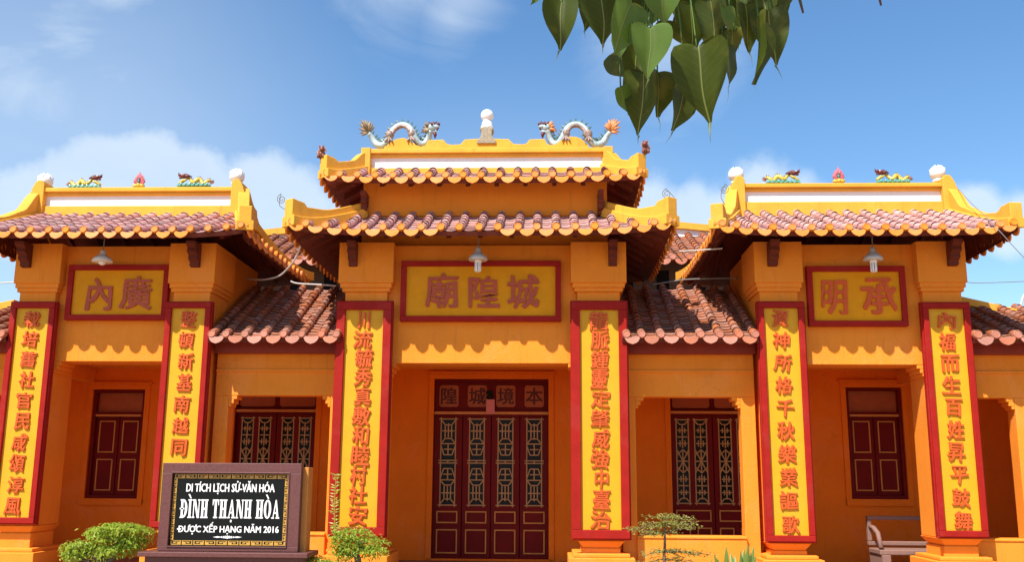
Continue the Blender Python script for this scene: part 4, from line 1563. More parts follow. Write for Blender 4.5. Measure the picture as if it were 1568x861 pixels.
def guardian(px, py, label, mirror):
    c = at(px, py, -0.07)
    s = -1 if mirror else 1
    t = thing('guardian_figurine', tuple(c), label, 'figurine', 'small lions on the upper eave corners')
    b = MB()
    b.ell(c + Vector((0, 0, 0.06)), 0.055, 0.05, 0.07, 9, 7, 0.12)
    b.ell(c + Vector((s * 0.012, -0.03, 0.135)), 0.042, 0.04, 0.045, 9, 7, 0.15)
    b.ell(c + Vector((s * 0.02, -0.065, 0.125)), 0.022, 0.02, 0.018, 7, 5, 0.1)
    for d in (-1, 1):
        b.tube([c + Vector((d * 0.035, -0.03, 0.06)), c + Vector((d * 0.04, -0.05, 0.0))], [0.022, 0.016], 7)
        b.cone(c + Vector((d * 0.025, -0.02, 0.17)), c + Vector((d * 0.035, -0.01, 0.205)), 0.014, 5)
    b.build('lion_body', 'mane', t, smooth=True)
    m = MB()
    for d in range(6):
        w = math.pi * d / 5
        m.cone(c + Vector((0.02 * math.cos(w), 0.02, 0.13 + 0.03 * math.sin(w))), c + Vector((0.07 * math.cos(w), 0.05, 0.14 + 0.085 * math.sin(w))), 0.018, 5)
    m.cone(c + Vector((-s * 0.03, 0.03, 0.05)), c + Vector((-s * 0.085, 0.06, 0.14)), 0.022, 6)
    m.build('mane', 'tailorange', t, smooth=True)


guardian(492, 243, 'small russet lion on the left corner of the upper central roof', False)
guardian(988.5, 235.5, 'small russet lion on the right corner of the upper central roof, nearer the bodhi leaves', True)


def small_dragon():
    """head towards +x, about 0.6 m long"""
    t = thing('ridge_dragon', (0, 0, 0), '', 'dragon statue', 'small yellow dragons on the side ridges')
    w = MB()
    pts = [(-0.24, 0.0)] + [(-0.24 + 0.05 * i, 0.028 + 0.012 * math.sin(i * 2.1)) for i in range(11)] + [(0.29, 0.0)]
    w.prism(pts, -0.05, 0.05)
    for i in range(7):
        w.cone((-0.2 + i * 0.07, -0.05, 0.01), (-0.22 + i * 0.07, -0.055, 0.055), 0.022, 5)
    w.build('wave_base', 'turq', t, bevel=0.005)
    b = MB()
    pts, rr = [], []
    for i in range(31):
        u = i / 30
        x = -0.25 + 0.42 * u
        z = 0.058 + 0.055 * u + 0.036 * math.sin(u * 15.5 + 0.6)
        pts.append((x, 0.02 * math.cos(u * 15), z))
        rr.append(0.019 + 0.019 * math.sin(math.pi * min(1, u * 1.15)) ** 0.7)
    pts += [(0.20, 0, 0.10), (0.245, 0, 0.06), (0.27, -0.01, 0.05)]
    rr += [0.030, 0.026, 0.018]
    b.tube(pts, rr, 9)
    b.build('body', 'dyellow', t, smooth=True)
    f = MB()
    for i in range(2, 30, 2):
        x, y, z = pts[i]
        f.cone((x, y, z + rr[i] * 0.6), (x - 0.012, y, z + rr[i] + 0.028), 0.012, 5)
    for a, c in ((-0.31, 0.07), (-0.30, 0.10), (-0.285, 0.12), (-0.265, 0.11), (-0.245, 0.10)):
        f.cone((-0.25, 0, 0.05), (a, random.uniform(-0.03, 0.03), c), 0.018, 5)
    f.build('fins', 'mane', t)
    h = MB()
    h.ell((0.20, -0.01, 0.165), 0.055, 0.045, 0.036, 10, 7, 0.1)
    h.ell((0.25, -0.01, 0.185), 0.042, 0.032, 0.026, 9, 6, 0.1)
    h.ell((0.245, -0.01, 0.140), 0.032, 0.026, 0.014, 8, 5, 0.1)
    for a, c in ((0.08, 0.15), (0.10, 0.18), (0.13, 0.205), (0.11, 0.125), (0.17, 0.215), (0.06, 0.165)):
        h.tube([(0.18, -0.01, 0.16), ((0.18 + a) / 2, -0.02, (0.165 + c) / 2 + 0.012), (a, random.uniform(-0.03, 0.02), c)], [0.026, 0.018, 0.003], 6)
    h.cone((0.27, -0.01, 0.20), (0.292, -0.01, 0.232), 0.014, 5)
    ho = h.build('head', 'maroon', t, smooth=True)
    e = MB()
    for d in (-0.048, 0.026):
        e.ell((0.222, d, 0.188), 0.010, 0.008, 0.010, 7, 5)
    e.build('eye', 'letter', ho, smooth=True)
    return t


def place(obj, px, py, y, sx, label, first):
    p = at(px, py, y)
    o = obj if first else dup(obj, p, label)
    o.location = p
    o.scale = (sx, 1, abs(sx))
    o['label'] = label
    return o


sd = small_dragon()
YR = 1.10
place(sd, 128.5, 288, YR, 0.98, 'small yellow dragon facing right on the left ridge, next to the leftmost white bud', True)
place(sd, 299, 285.5, YR, -0.98, 'small yellow dragon facing left on the left ridge, right of its pink flame', False)
place(sd, 1197, 281, YR, 0.98, 'small yellow dragon facing right on the right ridge, left of its pink flame', False)
place(sd, 1369, 280, YR, -0.98, 'small yellow dragon facing left on the right ridge, next to the rightmost white bud', False)


def flame():
    t = thing('flame_ornament', (0, 0, 0), '', 'flame ornament', 'pink flames on the side ridges')
    f = MB()
    tips = [(-0.085, 0.09), (-0.095, 0.14), (-0.075, 0.185), (-0.05, 0.225), (-0.025, 0.24), (0.0, 0.285), (0.025, 0.24), (0.05, 0.225), (0.075, 0.185), (0.095, 0.14), (0.085, 0.09)]
    for a, c in tips:
        s = Vector((a * 0.45, 0, 0.05 + (c - 0.05) * 0.35))
        e = Vector((a, random.uniform(-0.015, 0.015), c))
        f.tube([s, s.lerp(e, 0.5) + Vector((a * 0.12, 0, -0.004)), e], [0.022, 0.026, 0.003], 7, True, 0.8)
    for i in range(16):
        w0, w1 = math.pi * 2 * i / 16, math.pi * 2 * (i + 1) / 16
        f.tube([(0.05 * math.cos(w0), 0, 0.12 + 0.06 * math.sin(w0)), (0.05 * math.cos(w1), 0, 0.12 + 0.06 * math.sin(w1))], 0.022, 7)
    f.build('flame_ring', 'pink', t, smooth=True)
    c = MB()
    c.ell((0, -0.01, 0.10), 0.032, 0.03, 0.05, 9, 7, 0.1)
    c.ell((0.01, -0.012, 0.155), 0.02, 0.02, 0.02, 8, 6, 0.1)
    c.build('core', 'dark_scale', t, smooth=True)
    b = MB()
    b.ell((-0.055, -0.01, 0.025), 0.055, 0.04, 0.032, 9, 6, 0.12)
    b.ell((0.055, -0.01, 0.025), 0.055, 0.04, 0.032, 9, 6, 0.12)
    b.ell((0, -0.02, 0.03), 0.04, 0.035, 0.04, 9, 6, 0.12)
    b.build('cloud_base', 'dyellow', t, smooth=True)
    return t


fl = flame()
place(fl, 212.5, 287, YR, 0.92, 'pink flame ornament between the two dragons of the left ridge', True)
place(fl, 1284.5, 280, YR, 0.92, 'pink flame ornament between the two dragons of the right ridge', False)


def bud():
    t = thing('lotus_bud_finial', (0, 0, 0), '', 'finial', 'white lotus buds on the side ridge ends')
    b = MB()
    b.lathe((0, 0, 0), [(0.085, -0.05), (0.092, -0.015), (0.074, 0.008), (0.08, 0.03)], 16)
    b.build('stem_ring', 'white', t, smooth=True)
    q = MB()
    q.lathe((0, 0, 0.015), [(0.07, 0.0), (0.108, 0.03), (0.124, 0.075), (0.118, 0.125), (0.085, 0.175), (0.035, 0.205), (0.002, 0.222)], 24)
    # petals in low relief, tips parting at the top
    for n, off, z0, z1, r1 in ((6, 0.0, 0.05, 0.17, 0.118), (6, math.pi / 6, 0.10, 0.235, 0.072)):
        for i in range(n):
            w = 2 * math.pi * i / n + off
            d = Vector((math.cos(w), math.sin(w), 0))
            q.tube([d * 0.088 + Vector((0, 0, z0)), d * 0.099 + Vector((0, 0, (z0 + z1) / 2)), d * r1 * 0.80 + Vector((0, 0, z1 - 0.02)), d * (r1 * 0.55) + Vector((0, 0, z1 + 0.01))],
                   [0.012, 0.032, 0.022, 0.002], 8, True, 0.7)
    q.build('petals', 'white', t, smooth=True)
    return t


bd = bud()
place(bd, 68.5, 287, YR, 0.93, 'white lotus bud on the outer end of the left ridge', True)
place(bd, 362.5, 280, YR, 0.93, 'white lotus bud on the inner end of the left ridge, towards the central pavilion', False)
place(bd, 1127.5, 278, YR, 0.93, 'white lotus bud on the inner end of the right ridge, towards the central pavilion', False)
place(bd, 1436.5, 275, YR, 0.93, 'white lotus bud on the outer end of the right ridge', False)

# ------------------------------------------------------------------ inscribed sign in front
SY = -2.6


def slab_word(text, mb, cx, cz, width, cap, y):
    """bold slab-serif capitals built stroke by stroke"""
    def rc(a, b, c, d):
        return [(a, c), (b, c), (b, d), (a, d)]

    def ring(cx_, rx, ry, ix, iy, a0, a1, n=18):
        out = []
        for i in range(n):
            u, v = a0 + (a1 - a0) * i / n, a0 + (a1 - a0) * (i + 1) / n
            out.append([(cx_ + rx * math.cos(u), 0.5 + ry * math.sin(u)), (cx_ + rx * math.cos(v), 0.5 + ry * math.sin(v)),
                        (cx_ + ix * math.cos(v), 0.5 + iy * math.sin(v)), (cx_ + ix * math.cos(u), 0.5 + iy * math.sin(u))])
        return out
    G = {
        'H': (0.64, [rc(.07, .25, 0, 1), rc(.39, .57, 0, 1), rc(.25, .39, .45, .55), rc(0, .31, 0, .07), rc(.33, .64, 0, .07), rc(0, .31, .93, 1), rc(.33, .64, .93, 1)]),
        'I': (0.34, [rc(.08, .26, 0, 1), rc(0, .34, 0, .07), rc(0, .34, .93, 1)]),
        'N': (0.66, [rc(.07, .14, 0, 1), rc(.52, .59, 0, 1), [(.07, 1), (.42, 0), (.59, 0), (.26, 1)], rc(0, .21, 0, .07), rc(0, .2, .93, 1), rc(.45, .66, .93, 1)]),
        'T': (0.58, [rc(.20, .38, 0, .92), rc(.02, .56, .91, 1), [(.02, .68), (.06, .68), (.13, .91), (.02, .91)], [(.52, .68), (.56, .68), (.56, .91), (.45, .91)], rc(.12, .46, 0, .07)]),
        'A': (0.68, [[(.09, 0), (.16, 0), (.36, .80), (.31, 1)], [(.31, 1), (.40, 1), (.62, 0), (.43, 0)], rc(.17, .47, .26, .34), rc(0, .24, 0, .07), rc(.37, .68, 0, .07)]),
        'O': (0.62, ring(.31, .31, .51, .12, .43, 0, 2 * math.pi, 28)),
        'D': (0.62, [rc(.07, .25, 0, 1), rc(0, .27, 0, .07), rc(0, .27, .93, 1)] + ring(.25, .36, .5, .17, .42, -math.pi / 2, math.pi / 2)),
        ' ': (0.26, []),
    }
    seq = []
    for ch in text:
        base = {'Đ': 'D', 'Ì': 'I', 'Ạ': 'A', 'Ò': 'O'}.get(ch, ch)
        w, polys = G[base]
        polys = list(polys)
        if ch == 'Đ':
            polys.append(rc(-.03, .36, .46, .54))
        if ch in 'ÌÒ':
            c = w / 2
            polys.append([(c + .0, 1.05), (c + .10, 1.05), (c - .06, 1.28), (c - .20, 1.28)])
        if ch == 'Ạ':
            polys.append([(w / 2 + .075 * math.cos(i * math.pi / 5), -.15 + .075 * math.sin(i * math.pi / 5)) for i in range(10)])
        seq.append((w, polys))
    gap = 0.045
    tot = sum(w for w, _ in seq) + gap * (len(seq) - 1)
    sx = width / tot
    x = cx - width / 2
    n = 0
    for w, polys in seq:
        for pl in polys:
            n += 1
            mb.prism([(x + a * sx, cz + b * cap) for a, b in pl], y - 0.004 - (n % 7) * 0.0003, y + 0.001)
        x += (w + gap) * sx


def sign():
    p = lambda a, b: at(a, b, SY)
    x0, x1 = p(246.5, 776).x, p(460, 776).x
    z1, z0 = p(355, 710).z, p(350, 845).z
    cx = (x0 + x1) / 2
    t = thing('inscribed_sign', (cx, SY, 0), 'black stone sign with white lettering in a purple brown granite frame', 'sign')
    b = MB()
    b.box(x0 + 0.03, x1 + 0.06, SY + 0.06, SY + 0.27, 0.62, z1 - 0.04)
    b.build('backing', 'trim', t, bevel=0.006)
    ix0, ix1 = p(262, 780).x, p(441, 780).x
    iz1, iz0 = p(354, 725.5).z, p(348, 837.5).z
    f = MB()
    yf, yb = SY - 0.03, SY + 0.075
    f.box(x0, x1, yf, yb, iz1, z1)
    f.box(x0, x1, yf, yb, z0, iz0)
    f.box(x0, ix0, yf, yb, iz0, iz1)
    f.box(ix1, x1, yf, yb, iz0, iz1)
    fo = f.build('frame', 'granite', t, bevel=0.004)
    r = MB()
    rect_ring(r, ix0 - 0.012, ix1 + 0.012, iz0 - 0.012, iz1 + 0.012, 0.014, SY - 0.042, SY - 0.02)
    r.build('inner_edge', 'granite', fo, bevel=0.003)
    k = MB()
    k.box(ix0, ix1, SY + 0.004, SY + 0.06, iz0, iz1)
    ko = k.build('panel', 'black', t)
    # gold key border
    gd = MB()
    bw = 0.047
    yk = SY + 0.004

    def keyunit(ax, az, w, h, flip):
        gd.box(ax, ax + w, yk - 0.003, yk + 0.001, az, az + h)
        n0 = len(gd.f)
        gd.box(*((ax - 0.006, ax + 0.006, yk - 0.0036, yk - 0.001, az + 0.002, az + h - 0.002) if w > h else (ax + 0.002, ax + w - 0.002, yk - 0.0036, yk - 0.001, az - 0.005, az + 0.005)))
        # dark meander cut into the gold block
        q = 0.13
        for (a, b_, c, d) in ((0.15, 0.85, 0.72, 0.86), (0.15, 0.28, 0.25, 0.72), (0.28, 0.62, 0.25, 0.39), (0.52, 0.62, 0.39, 0.58)):
            if flip:
                a, b_ = 1 - b_, 1 - a
            gd.box(ax + w * a, ax + w * b_, yk - 0.0042, yk - 0.002, az + h * c, az + h * d)
        for q_ in range(n0, len(gd.f)):
            gd.mi[q_] = 1
    n = 10
    m = 0.012
    L = (ix1 - ix0 - 2 * m) / n
    for i in range(n):
        for az in (iz0 + m, iz1 - m - bw):
            keyunit(ix0 + m + L * i, az, L, bw, i % 2)
    n = 8
    H = (iz1 - iz0 - 2 * m - 2 * bw) / n
    for i in range(n):
        for ax in (ix0 + m, ix1 - m - bw * 0.75):
            keyunit(ax, iz0 + m + bw + H * i, bw * 0.75, H, i % 2)
    gd.build('key_border', ('gold', 'black'), ko)
    sc = 11.0 / CAM_F
    c1 = p(353, 747.5)
    g1 = glyphs('DI TÍCH LỊCH SỬ-VĂN HÓA', w=135 * sc, h=19.5 * sc, extrude=0.004, bold=0.018)
    shift(g1, c1.x, yk, c1.z).build('inscription', 'letter', ko)
    sm = MB()
    c2 = p(351, 794.5)
    slab_word('ĐÌNH THẠNH HÒA', sm, c2.x, c2.z, 152 * sc, 27.5 * sc, yk)
    sm.build('inscription', 'letter', ko)
    c3 = p(350, 810)
    g3 = glyphs('DUOC XẾP HẠNG NĂM 2016', w=152 * sc, h=17.5 * sc, extrude=0.004, bold=0.018)
    # bar of the D, horns of U and O, dot under the O (letter spans found along x)
    nv = g3.layer
    par = list(range(nv))

    def root(a):
        while par[a] != a:
            par[a] = par[par[a]]
            a = par[a]
        return a
    for fc in g3.f:
        if max(fc) < nv:
            for q in fc[1:]:
                par[root(q)] = root(fc[0])
    isl = {}
    for q in range(nv):
        isl.setdefault(root(q), []).append(g3.v[q])
    first = sorted(isl.values(), key=lambda l: min(v[0] for v in l))[:3]
    bb = [(min(v[0] for v in l), max(v[0] for v in l), min(v[2] for v in l), max(v[2] for v in l)) for l in first]
    w_ = 0.009
    d0 = bb[0]
    g3.box(d0[0] - 0.018, (d0[0] + d0[1]) / 2, -0.0047, 0.0, (d0[2] + d0[3]) / 2 - w_ * 0.8, (d0[2] + d0[3]) / 2 + w_ * 0.8)
    for b_ in bb[1:]:
        g3.prism([(b_[1] - 0.008, b_[3] - 0.022), (b_[1] + 0.010, b_[3] - 0.012), (b_[1] + 0.016, b_[3] + 0.012), (b_[1] + 0.002, b_[3] + 0.014), (b_[1] - 0.004, b_[3] - 0.002)], -0.0048, 0.0)
    o_ = bb[2]
    g3.prism([((o_[0] + o_[1]) / 2 + 0.009 * math.cos(i * math.pi / 5), o_[2] - 0.016 + 0.009 * math.sin(i * math.pi / 5)) for i in range(10)], -0.0047, 0.0)
    shift(g3, c3.x, yk, c3.z).build('inscription', 'letter', ko)
    fm = MB()
    c4 = p(348, 823.5)
    for i, (a, b_, s) in enumerate(((-22, -8, 0.9), (8, 22, 0.9))):
        fm.prism([(c4.x + a * sc, c4.z), (c4.x + (a + b_) / 2 * sc, c4.z - 1.1 * sc), (c4.x + b_ * sc, c4.z), (c4.x + (a + b_) / 2 * sc, c4.z + 1.3 * sc)], yk - 0.004, yk)
    for i in range(-3, 4):
        r_ = (2.4 - abs(i) * 0.35) * sc
        fm.prism([(c4.x + i * 3.0 * sc + r_ * 0.75 * math.cos(w * math.pi / 4), c4.z + r_ * math.sin(w * math.pi / 4)) for w in range(8)], yk - 0.0045 - 0.0003 * (i + 3), yk)
    fm.build('flourish', 'letter', ko)
    bs = MB()
    bs.box(x0 - 0.16, x1 + 0.14, SY - 0.16, SY + 0.36, z0 - 0.055, z0 - 0.004)
    bs.box(x0 - 0.10, x1 + 0.08, SY - 0.10, SY + 0.32, 0, z0 - 0.055)
    bs.build('base', 'granite', t, bevel=0.006)


sign()

# ------------------------------------------------------------------ bench in the right porch


def bench():
    y = 1.55
    p = lambda a, b, yy=y: at(a, b, yy)
    x0, x1 = p(1328, 800).x, p(1475, 800).x
    zt, zs = p(1370, 791).z, p(1370, 843, 1.1).z
    t = thing('bench', ((x0 + x1) / 2, 1.3, 0.28), 'brown grey stone bench with high back in the right porch', 'bench')
    s = MB()
    s.box(x0, x1, 1.05, 1.56, zs - 0.07, zs)
    s.build('seat', 'stone', t, bevel=0.012)
    b = MB()
    rect_ring(b, x0, x1, zs + 0.03, zt, 0.06, 1.55, 1.63)
    bo = b.build('backrest', 'stone', t, bevel=0.012)
    for x in (x0 + 0.02, x1 - 0.14):
        l = MB()
        l.prism([(1.02, 0.285), (1.14, 0.285), (1.18, zs - 0.2), (1.42, zs - 0.2), (1.48, 0.285), (1.60, 0.285), (1.60, zs - 0.07), (1.02, zs - 0.07)], x, x + 0.12, lambda a, c, d: (d, a, c))
        l.build('leg', 'stone', t, bevel=0.008)
    ar = MB()
    for x in (x0, x1 - 0.08):
        ar = MB()
        ar.tube([(x + 0.04, 1.60, zs + 0.30), (x + 0.04, 1.40, zs + 0.29), (x + 0.04, 1.22, zs + 0.22), (x + 0.04, 1.12, zs + 0.02)], 0.035, 8)
        ar.build('armrest', 'stone', t, smooth=True)


bench()

# paper tag with a dark knot over the central door
pt = at(751, 624, YB + 0.03)
t = thing('paper_tag', tuple(pt), 'small pink paper tag with a dark knot hanging over the central door', 'paper tag')
a = MB()
w = 0.068
pts = [(-w, -0.11), (-w * 0.3, -0.105), (w, -0.11), (w, 0.12), (-w, 0.12)]
a.prism([(pt.x + u, pt.z + v) for u, v in pts], YB - 0.002, YB + 0.004)
a.build('paper', 'paper', t)
kn = MB()
for i in range(9):
    kn.ell((pt.x + random.uniform(-0.05, 0.03), YB + random.uniform(-0.02, 0.015), pt.z + random.uniform(0.14, 0.24)), 0.03, 0.025, 0.03, 7, 5, 0.3)
kn.build('knot', 'dark', t)

# ------------------------------------------------------------------ cables and rods


def catmull(pts, n=8):
    pts = [Vector(p) for p in pts]
    out = []
    for i in range(len(pts) - 1):
        p0, p1, p2, p3 = pts[max(i - 1, 0)], pts[i], pts[i + 1], pts[min(i + 2, len(pts) - 1)]
        for j in range(n):
            u = j / n
            out.append(0.5 * ((2 * p1) + (p2 - p0) * u + (2 * p0 - 5 * p1 + 4 * p2 - p3) * u * u + (3 * p1 - p0 - 3 * p2 + p3) * u ** 3))
    out.append(pts[-1])
    return out


def cable(name, pts, r, m, label, cat='cable', group=None):
    c = MB()
    pp = catmull(pts)
    c.tube(pp, r, 6)
    o = c.build(name, m, None, smooth=True, loc=pp[0])
    tag(o, label, cat, group)


cable('cable', [at(1466, 288, 0.88), at(1489, 313, 0.2), at(1508, 330, -0.35), at(1527, 350, -0.86), at(1570, 397, -0.95), at(1640, 470, -1.0)], 0.0055, 'cable', 'thin grey cable running down over the right hip of the right pavilion roof')
cable('cable', [at(460, 377, -0.3), at(452, 396, -0.2), at(440, 412, 0.0), at(427, 423, 0.3), at(408, 428, 0.7), at(392, 428.5, 1.1), at(378, 427, 1.4)], 0.014, 'conduit', 'pale sagging cable from the left central eave to the left pavilion')
cable('conduit', [at(445, 431, 1.2), at(457, 434.5, 1.2), at(495, 436.5, 1.2), at(515, 438, 1.2)], 0.013, 'conduit', 'white conduit lying along the top of the left inner gallery roof', 'conduit')
cable('rod', [at(1040, 385, -0.1), at(1075, 383, -0.1), at(1106, 380.5, -0.1)], 0.010, 'conduit', 'pale straight rod between the central and the right eaves', 'rod')
cable('cable', [at(1012, 366, -0.2), at(1022, 375, 0.0), at(1032, 385, 0.1), at(1045, 400, 0.6)], 0.010, 'cable', 'short grey cable hanging from the right corner of the central eave')
cable('conduit', [at(1000, 436, 1.2), at(1025, 432, 1.2), at(1056, 428, 1.2), at(1130, 426, 1.2)], 0.011, 'cable', 'grey conduit along the top of the right inner gallery roof', 'conduit')
cable('overhead_wire', [at(1478, 430, 20), at(1520, 433, 20), at(1800, 420, 20)], 0.014, 'cable', 'thin overhead wire crossing the sky right of the rightmost pillar', 'wire', 'overhead wires in the sky')
cable('overhead_wire', [at(-250, 448, 14), at(-40, 436, 14), at(36, 432, 14), at(140, 430, 14)], 0.020, 'conduit', 'pale overhead wire crossing the sky at the left edge', 'wire', 'overhead wires in the sky')
cable('lamp_arm', [at(1560, 540, 9), at(1560.5, 490, 9), at(1563, 470, 9), at(1569, 452, 9), at(1590, 440, 9)], 0.028, 'conduit', 'thin pale curved pole at the right edge behind the gallery', 'pole')


def scroll(px, py, tail, y, label, sg=1):
    pts = []
    for i in range(34):
        w = i * 0.33
        r = 1.6 + i * 0.17
        pts.append(at(px + sg * r * math.cos(w), py + r * math.sin(w), y))
    for a, b in tail:
        pts.append(at(a, b, y))
    cable('iron_scroll', pts, 0.0045, 'iron', label, 'iron scroll', 'thin iron scrolls on the roof corners')


scroll(431, 305, [(428, 314), (437, 321)], -0.6, 'thin iron spiral on the left corner of the central lower roof')
scroll(1021, 297, [(1033, 305), (1020, 314), (1008, 316)], -0.6, 'thin iron spiral on the right corner of the central lower roof', 1)
scroll(1109, 290, [(1104, 300), (1110, 313)], -0.5, 'thin iron spiral on the left corner of the right pavilion roof', -1)

# ------------------------------------------------------------------ plants


def leaf_quads(mb, c, nrm, length, width, n_fold=True):
    """small folded leaf: two triangles pairs around a midrib"""
    nrm = nrm.normalized()
    t = nrm.cross(Vector((random.uniform(-1, 1), random.uniform(-1, 1), random.uniform(-1, 1))))
    if t.length < 1e-4:
        return
    t.normalize()
    s = nrm.cross(t)
    i = len(mb.v)
    fold = nrm * width * 0.35
    mb.v += [tuple(c), tuple(c + t * length * 0.45 + s * width * 0.5 + fold), tuple(c + t * length - nrm * length * 0.15), tuple(c + t * length * 0.45 - s * width * 0.5 + fold)]
    mb.f += [(i, i + 1, i + 2), (i, i + 2, i + 3)]


def pad(mb, c, rx, ry, rz, n, size, shell=0.45, up=0.5):
    for _ in range(n):
        d = Vector((random.gauss(0, 1), random.gauss(0, 1), random.gauss(0, 1))).normalized()
        if d.z < -0.25 and random.random() < 0.6:
            d.z = -d.z
        r = 1 - shell * random.random() ** 1.6
        if random.random() < 0.10:
            r = random.uniform(1.0, 1.32)
        lump = 1 + 0.42 * noise.noise(Vector((d.x * 2.6 + c.x * 3, d.y * 2.6, d.z * 2.6 + c.z * 3)))
        p = c + Vector((d.x * rx, d.y * ry, d.z * rz)) * (r * lump)
        nr = (d + Vector((random.uniform(-0.8, 0.8), random.uniform(-0.8, 0.8), random.uniform(-0.3, 0.8) + up)))
        leaf_quads(mb, p, nr, size * random.uniform(0.55, 1.5), size * random.uniform(0.3, 0.5))


def bonsai(label, y, pads, trunk, foot, pot_w, mname, n=520, size=0.045, shoot=None):
    """pads: (px, py, rx_px, rz_px)"""
    sc = (y + 13.6) / CAM_F * 1.01
    base = at(foot[0], foot[1], y)
    t = thing('potted_bonsai', (base.x, y, 0), label, 'potted plant', 'potted plants in front of the pavilions')
    f = MB()
    tr = MB()
    ptop = base.z
    tp = [Vector((base.x, y, ptop - 0.06))] + [at(a, b, y) for a, b in trunk]
    tp = catmull(tp, 4)
    tr.tube(tp, [0.045 * (1 - 0.55 * i / (len(tp) - 1)) for i in range(len(tp))], 8)
    for (a, b, rx, rz) in pads:
        c = at(a, b, y)
        c.y += random.uniform(-0.06, 0.06)
        pad(f, c, rx * sc, rx * sc * 0.8, rz * sc, int(n * (rx * rz) / 500) + 120, size)
        j = min(range(len(tp)), key=lambda q: (tp[q] - c).length + (0.4 if tp[q].z > c.z else 0))
        m_ = tp[j].lerp(c, 0.5) + Vector((0, random.uniform(-0.03, 0.03), 0.02))
        tr.tube(catmull([tp[j], m_, c], 4), [0.02, 0.018, 0.017, 0.016, 0.015, 0.013, 0.012, 0.01, 0.008], 6)
    f.build('foliage', mname, t)
    tr.build('trunk', 'bark', t, smooth=True)
    if shoot:
        sh = MB()
        pts = catmull([at(a, b, y - 0.05) for a, b in shoot], 6)
        sh.tube(pts, [0.007 * (1 - 0.6 * i / len(pts)) for i in range(len(pts))], 6)
        for i in range(1, len(pts)):
            for dz in (0, 0.5):
                q = pts[i - 1].lerp(pts[i], dz + random.uniform(-0.15, 0.15))
                for sd_ in (-1, 1):
                    if random.random() < 0.25:
                        continue
                    l = random.uniform(0.03, 0.075)
                    e = q + Vector((sd_ * l, random.uniform(-0.03, 0.03), random.uniform(0.005, 0.03)))
                    k_ = len(sh.v)
                    wv = Vector((0, 0.004, 0.0065))
                    m_ = q.lerp(e, 0.5)
                    sh.v += [tuple(q), tuple(m_ - wv), tuple(e), tuple(m_ + wv)]
                    sh.f.append((k_, k_ + 1, k_ + 2, k_ + 3))
        sh.build('shoot', 'bonsai', t)
    p = MB()
    p.lathe((base.x, y, 0), [(pot_w * 0.62, 0.0), (pot_w * 0.70, 0.05), (pot_w * 0.92, ptop - 0.10), (pot_w * 1.05, ptop - 0.09), (pot_w * 1.05, ptop - 0.03), (pot_w * 0.92, ptop - 0.03), (pot_w * 0.90, ptop - 0.06)], 28)
    p.build('pot', 'pot', t, smooth=False, bevel=0.004)
    s = MB()
    s.lathe((base.x, y, ptop - 0.09), [(pot_w * 0.9, 0.0), (pot_w * 0.6, 0.02), (0.02, 0.03)], 20)
    s.build('soil', 'soil', t)


bonsai('lush bright green layered bonsai in a pot left of the black sign', -2.5,
       [(184, 812, 34, 9), (208, 816, 24, 9), (150, 818, 22, 8), (165, 826, 26, 8), (205, 832, 22, 9), (118, 843, 22, 12), (140, 848, 20, 12), (172, 846, 22, 11), (195, 842, 20, 10), (112, 853, 16, 9)],
       [(170, 858), (176, 842), (180, 828), (186, 818)], (160, 868), 0.34, 'bonsai', 560, 0.05)
bonsai('small bright bonsai with a tall upright shoot, left of the central door', -2.4,
       [(541, 819, 30, 9), (560, 833, 32, 9), (525, 832, 18, 12), (545, 846, 32, 10), (575, 845, 18, 8), (528, 852, 18, 9)],
       [(548, 860), (546, 848), (552, 836), (544, 824)], (547, 872), 0.28, 'bonsai', 480, 0.042,
       shoot=[(514, 838), (513, 815), (512, 785), (513, 755), (515, 726)])
bonsai('tiny yellow green bush in a pot at the foot of the black sign', -2.3,
       [(462, 857, 22, 8), (480, 862, 20, 8), (452, 864, 14, 7), (500, 868, 16, 8)], [(468, 868), (466, 862)], (470, 880), 0.22, 'bonsai', 460, 0.04)


def tier_tree():
    y = -2.0
    b = at(1017, 880, y)
    t = thing('tiered_tree', (b.x, y, 0), 'thin young tree with flat tiers of small leaves beside the right central pillar', 'tree')
    tr = MB()
    st = catmull([Vector((b.x + 0.01, y, 0)), at(1017, 861, y), at(1018, 835, y), at(1018, 815, y), at(1019, 793, y)], 5)
    tr.tube(st, [0.020 * (1 - 0.5 * i / len(st)) for i in range(len(st))], 8)
    f = MB()
    random.seed(11)
    tiers = [(1019, 796, [(1001, 793), (1030, 791), (1042, 797), (1056, 795)]), (1018, 806, [(968, 812), (985, 803), (997, 811), (1064, 803), (1050, 808), (1033, 805), (1020, 800)]),
             (1018, 818, [(966, 813), (982, 820), (1000, 821), (1052, 806), (1063, 809)]), (1018, 846, [(985, 853), (1000, 848), (1035, 845), (1060, 848), (1075, 853), (1088, 851), (1048, 856)]), (1018, 858, [(998, 862), (1040, 862), (1066, 866)])]
    for ti, (a, c, ends) in enumerate(tiers):
        s = at(a, c, y)
        for (ea, ec) in ends:
            e = at(ea, ec, y + random.uniform(-0.25, 0.25))
            m_ = s.lerp(e, 0.5) + Vector((0, 0, 0.015))
            br = catmull([s, m_, e], 5)
            tr.tube(br, [0.008 * (1 - 0.7 * i / len(br)) for i in range(len(br))], 5)
            for q in br[2:]:
                for _ in range(6 if ti < 3 else 5):
                    pp = q + Vector((random.gauss(0, 0.06), random.gauss(0, 0.07), random.gauss(0.006, 0.012)))
                    leaf_quads(f, pp, Vector((random.uniform(-0.5, 0.5), random.uniform(-0.6, 0.3), 1)), random.uniform(0.03, 0.05), 0.017)
    tr.build('trunk', 'bark', t, smooth=True)
    f.build('crown', 'tierleaf', t)


tier_tree()


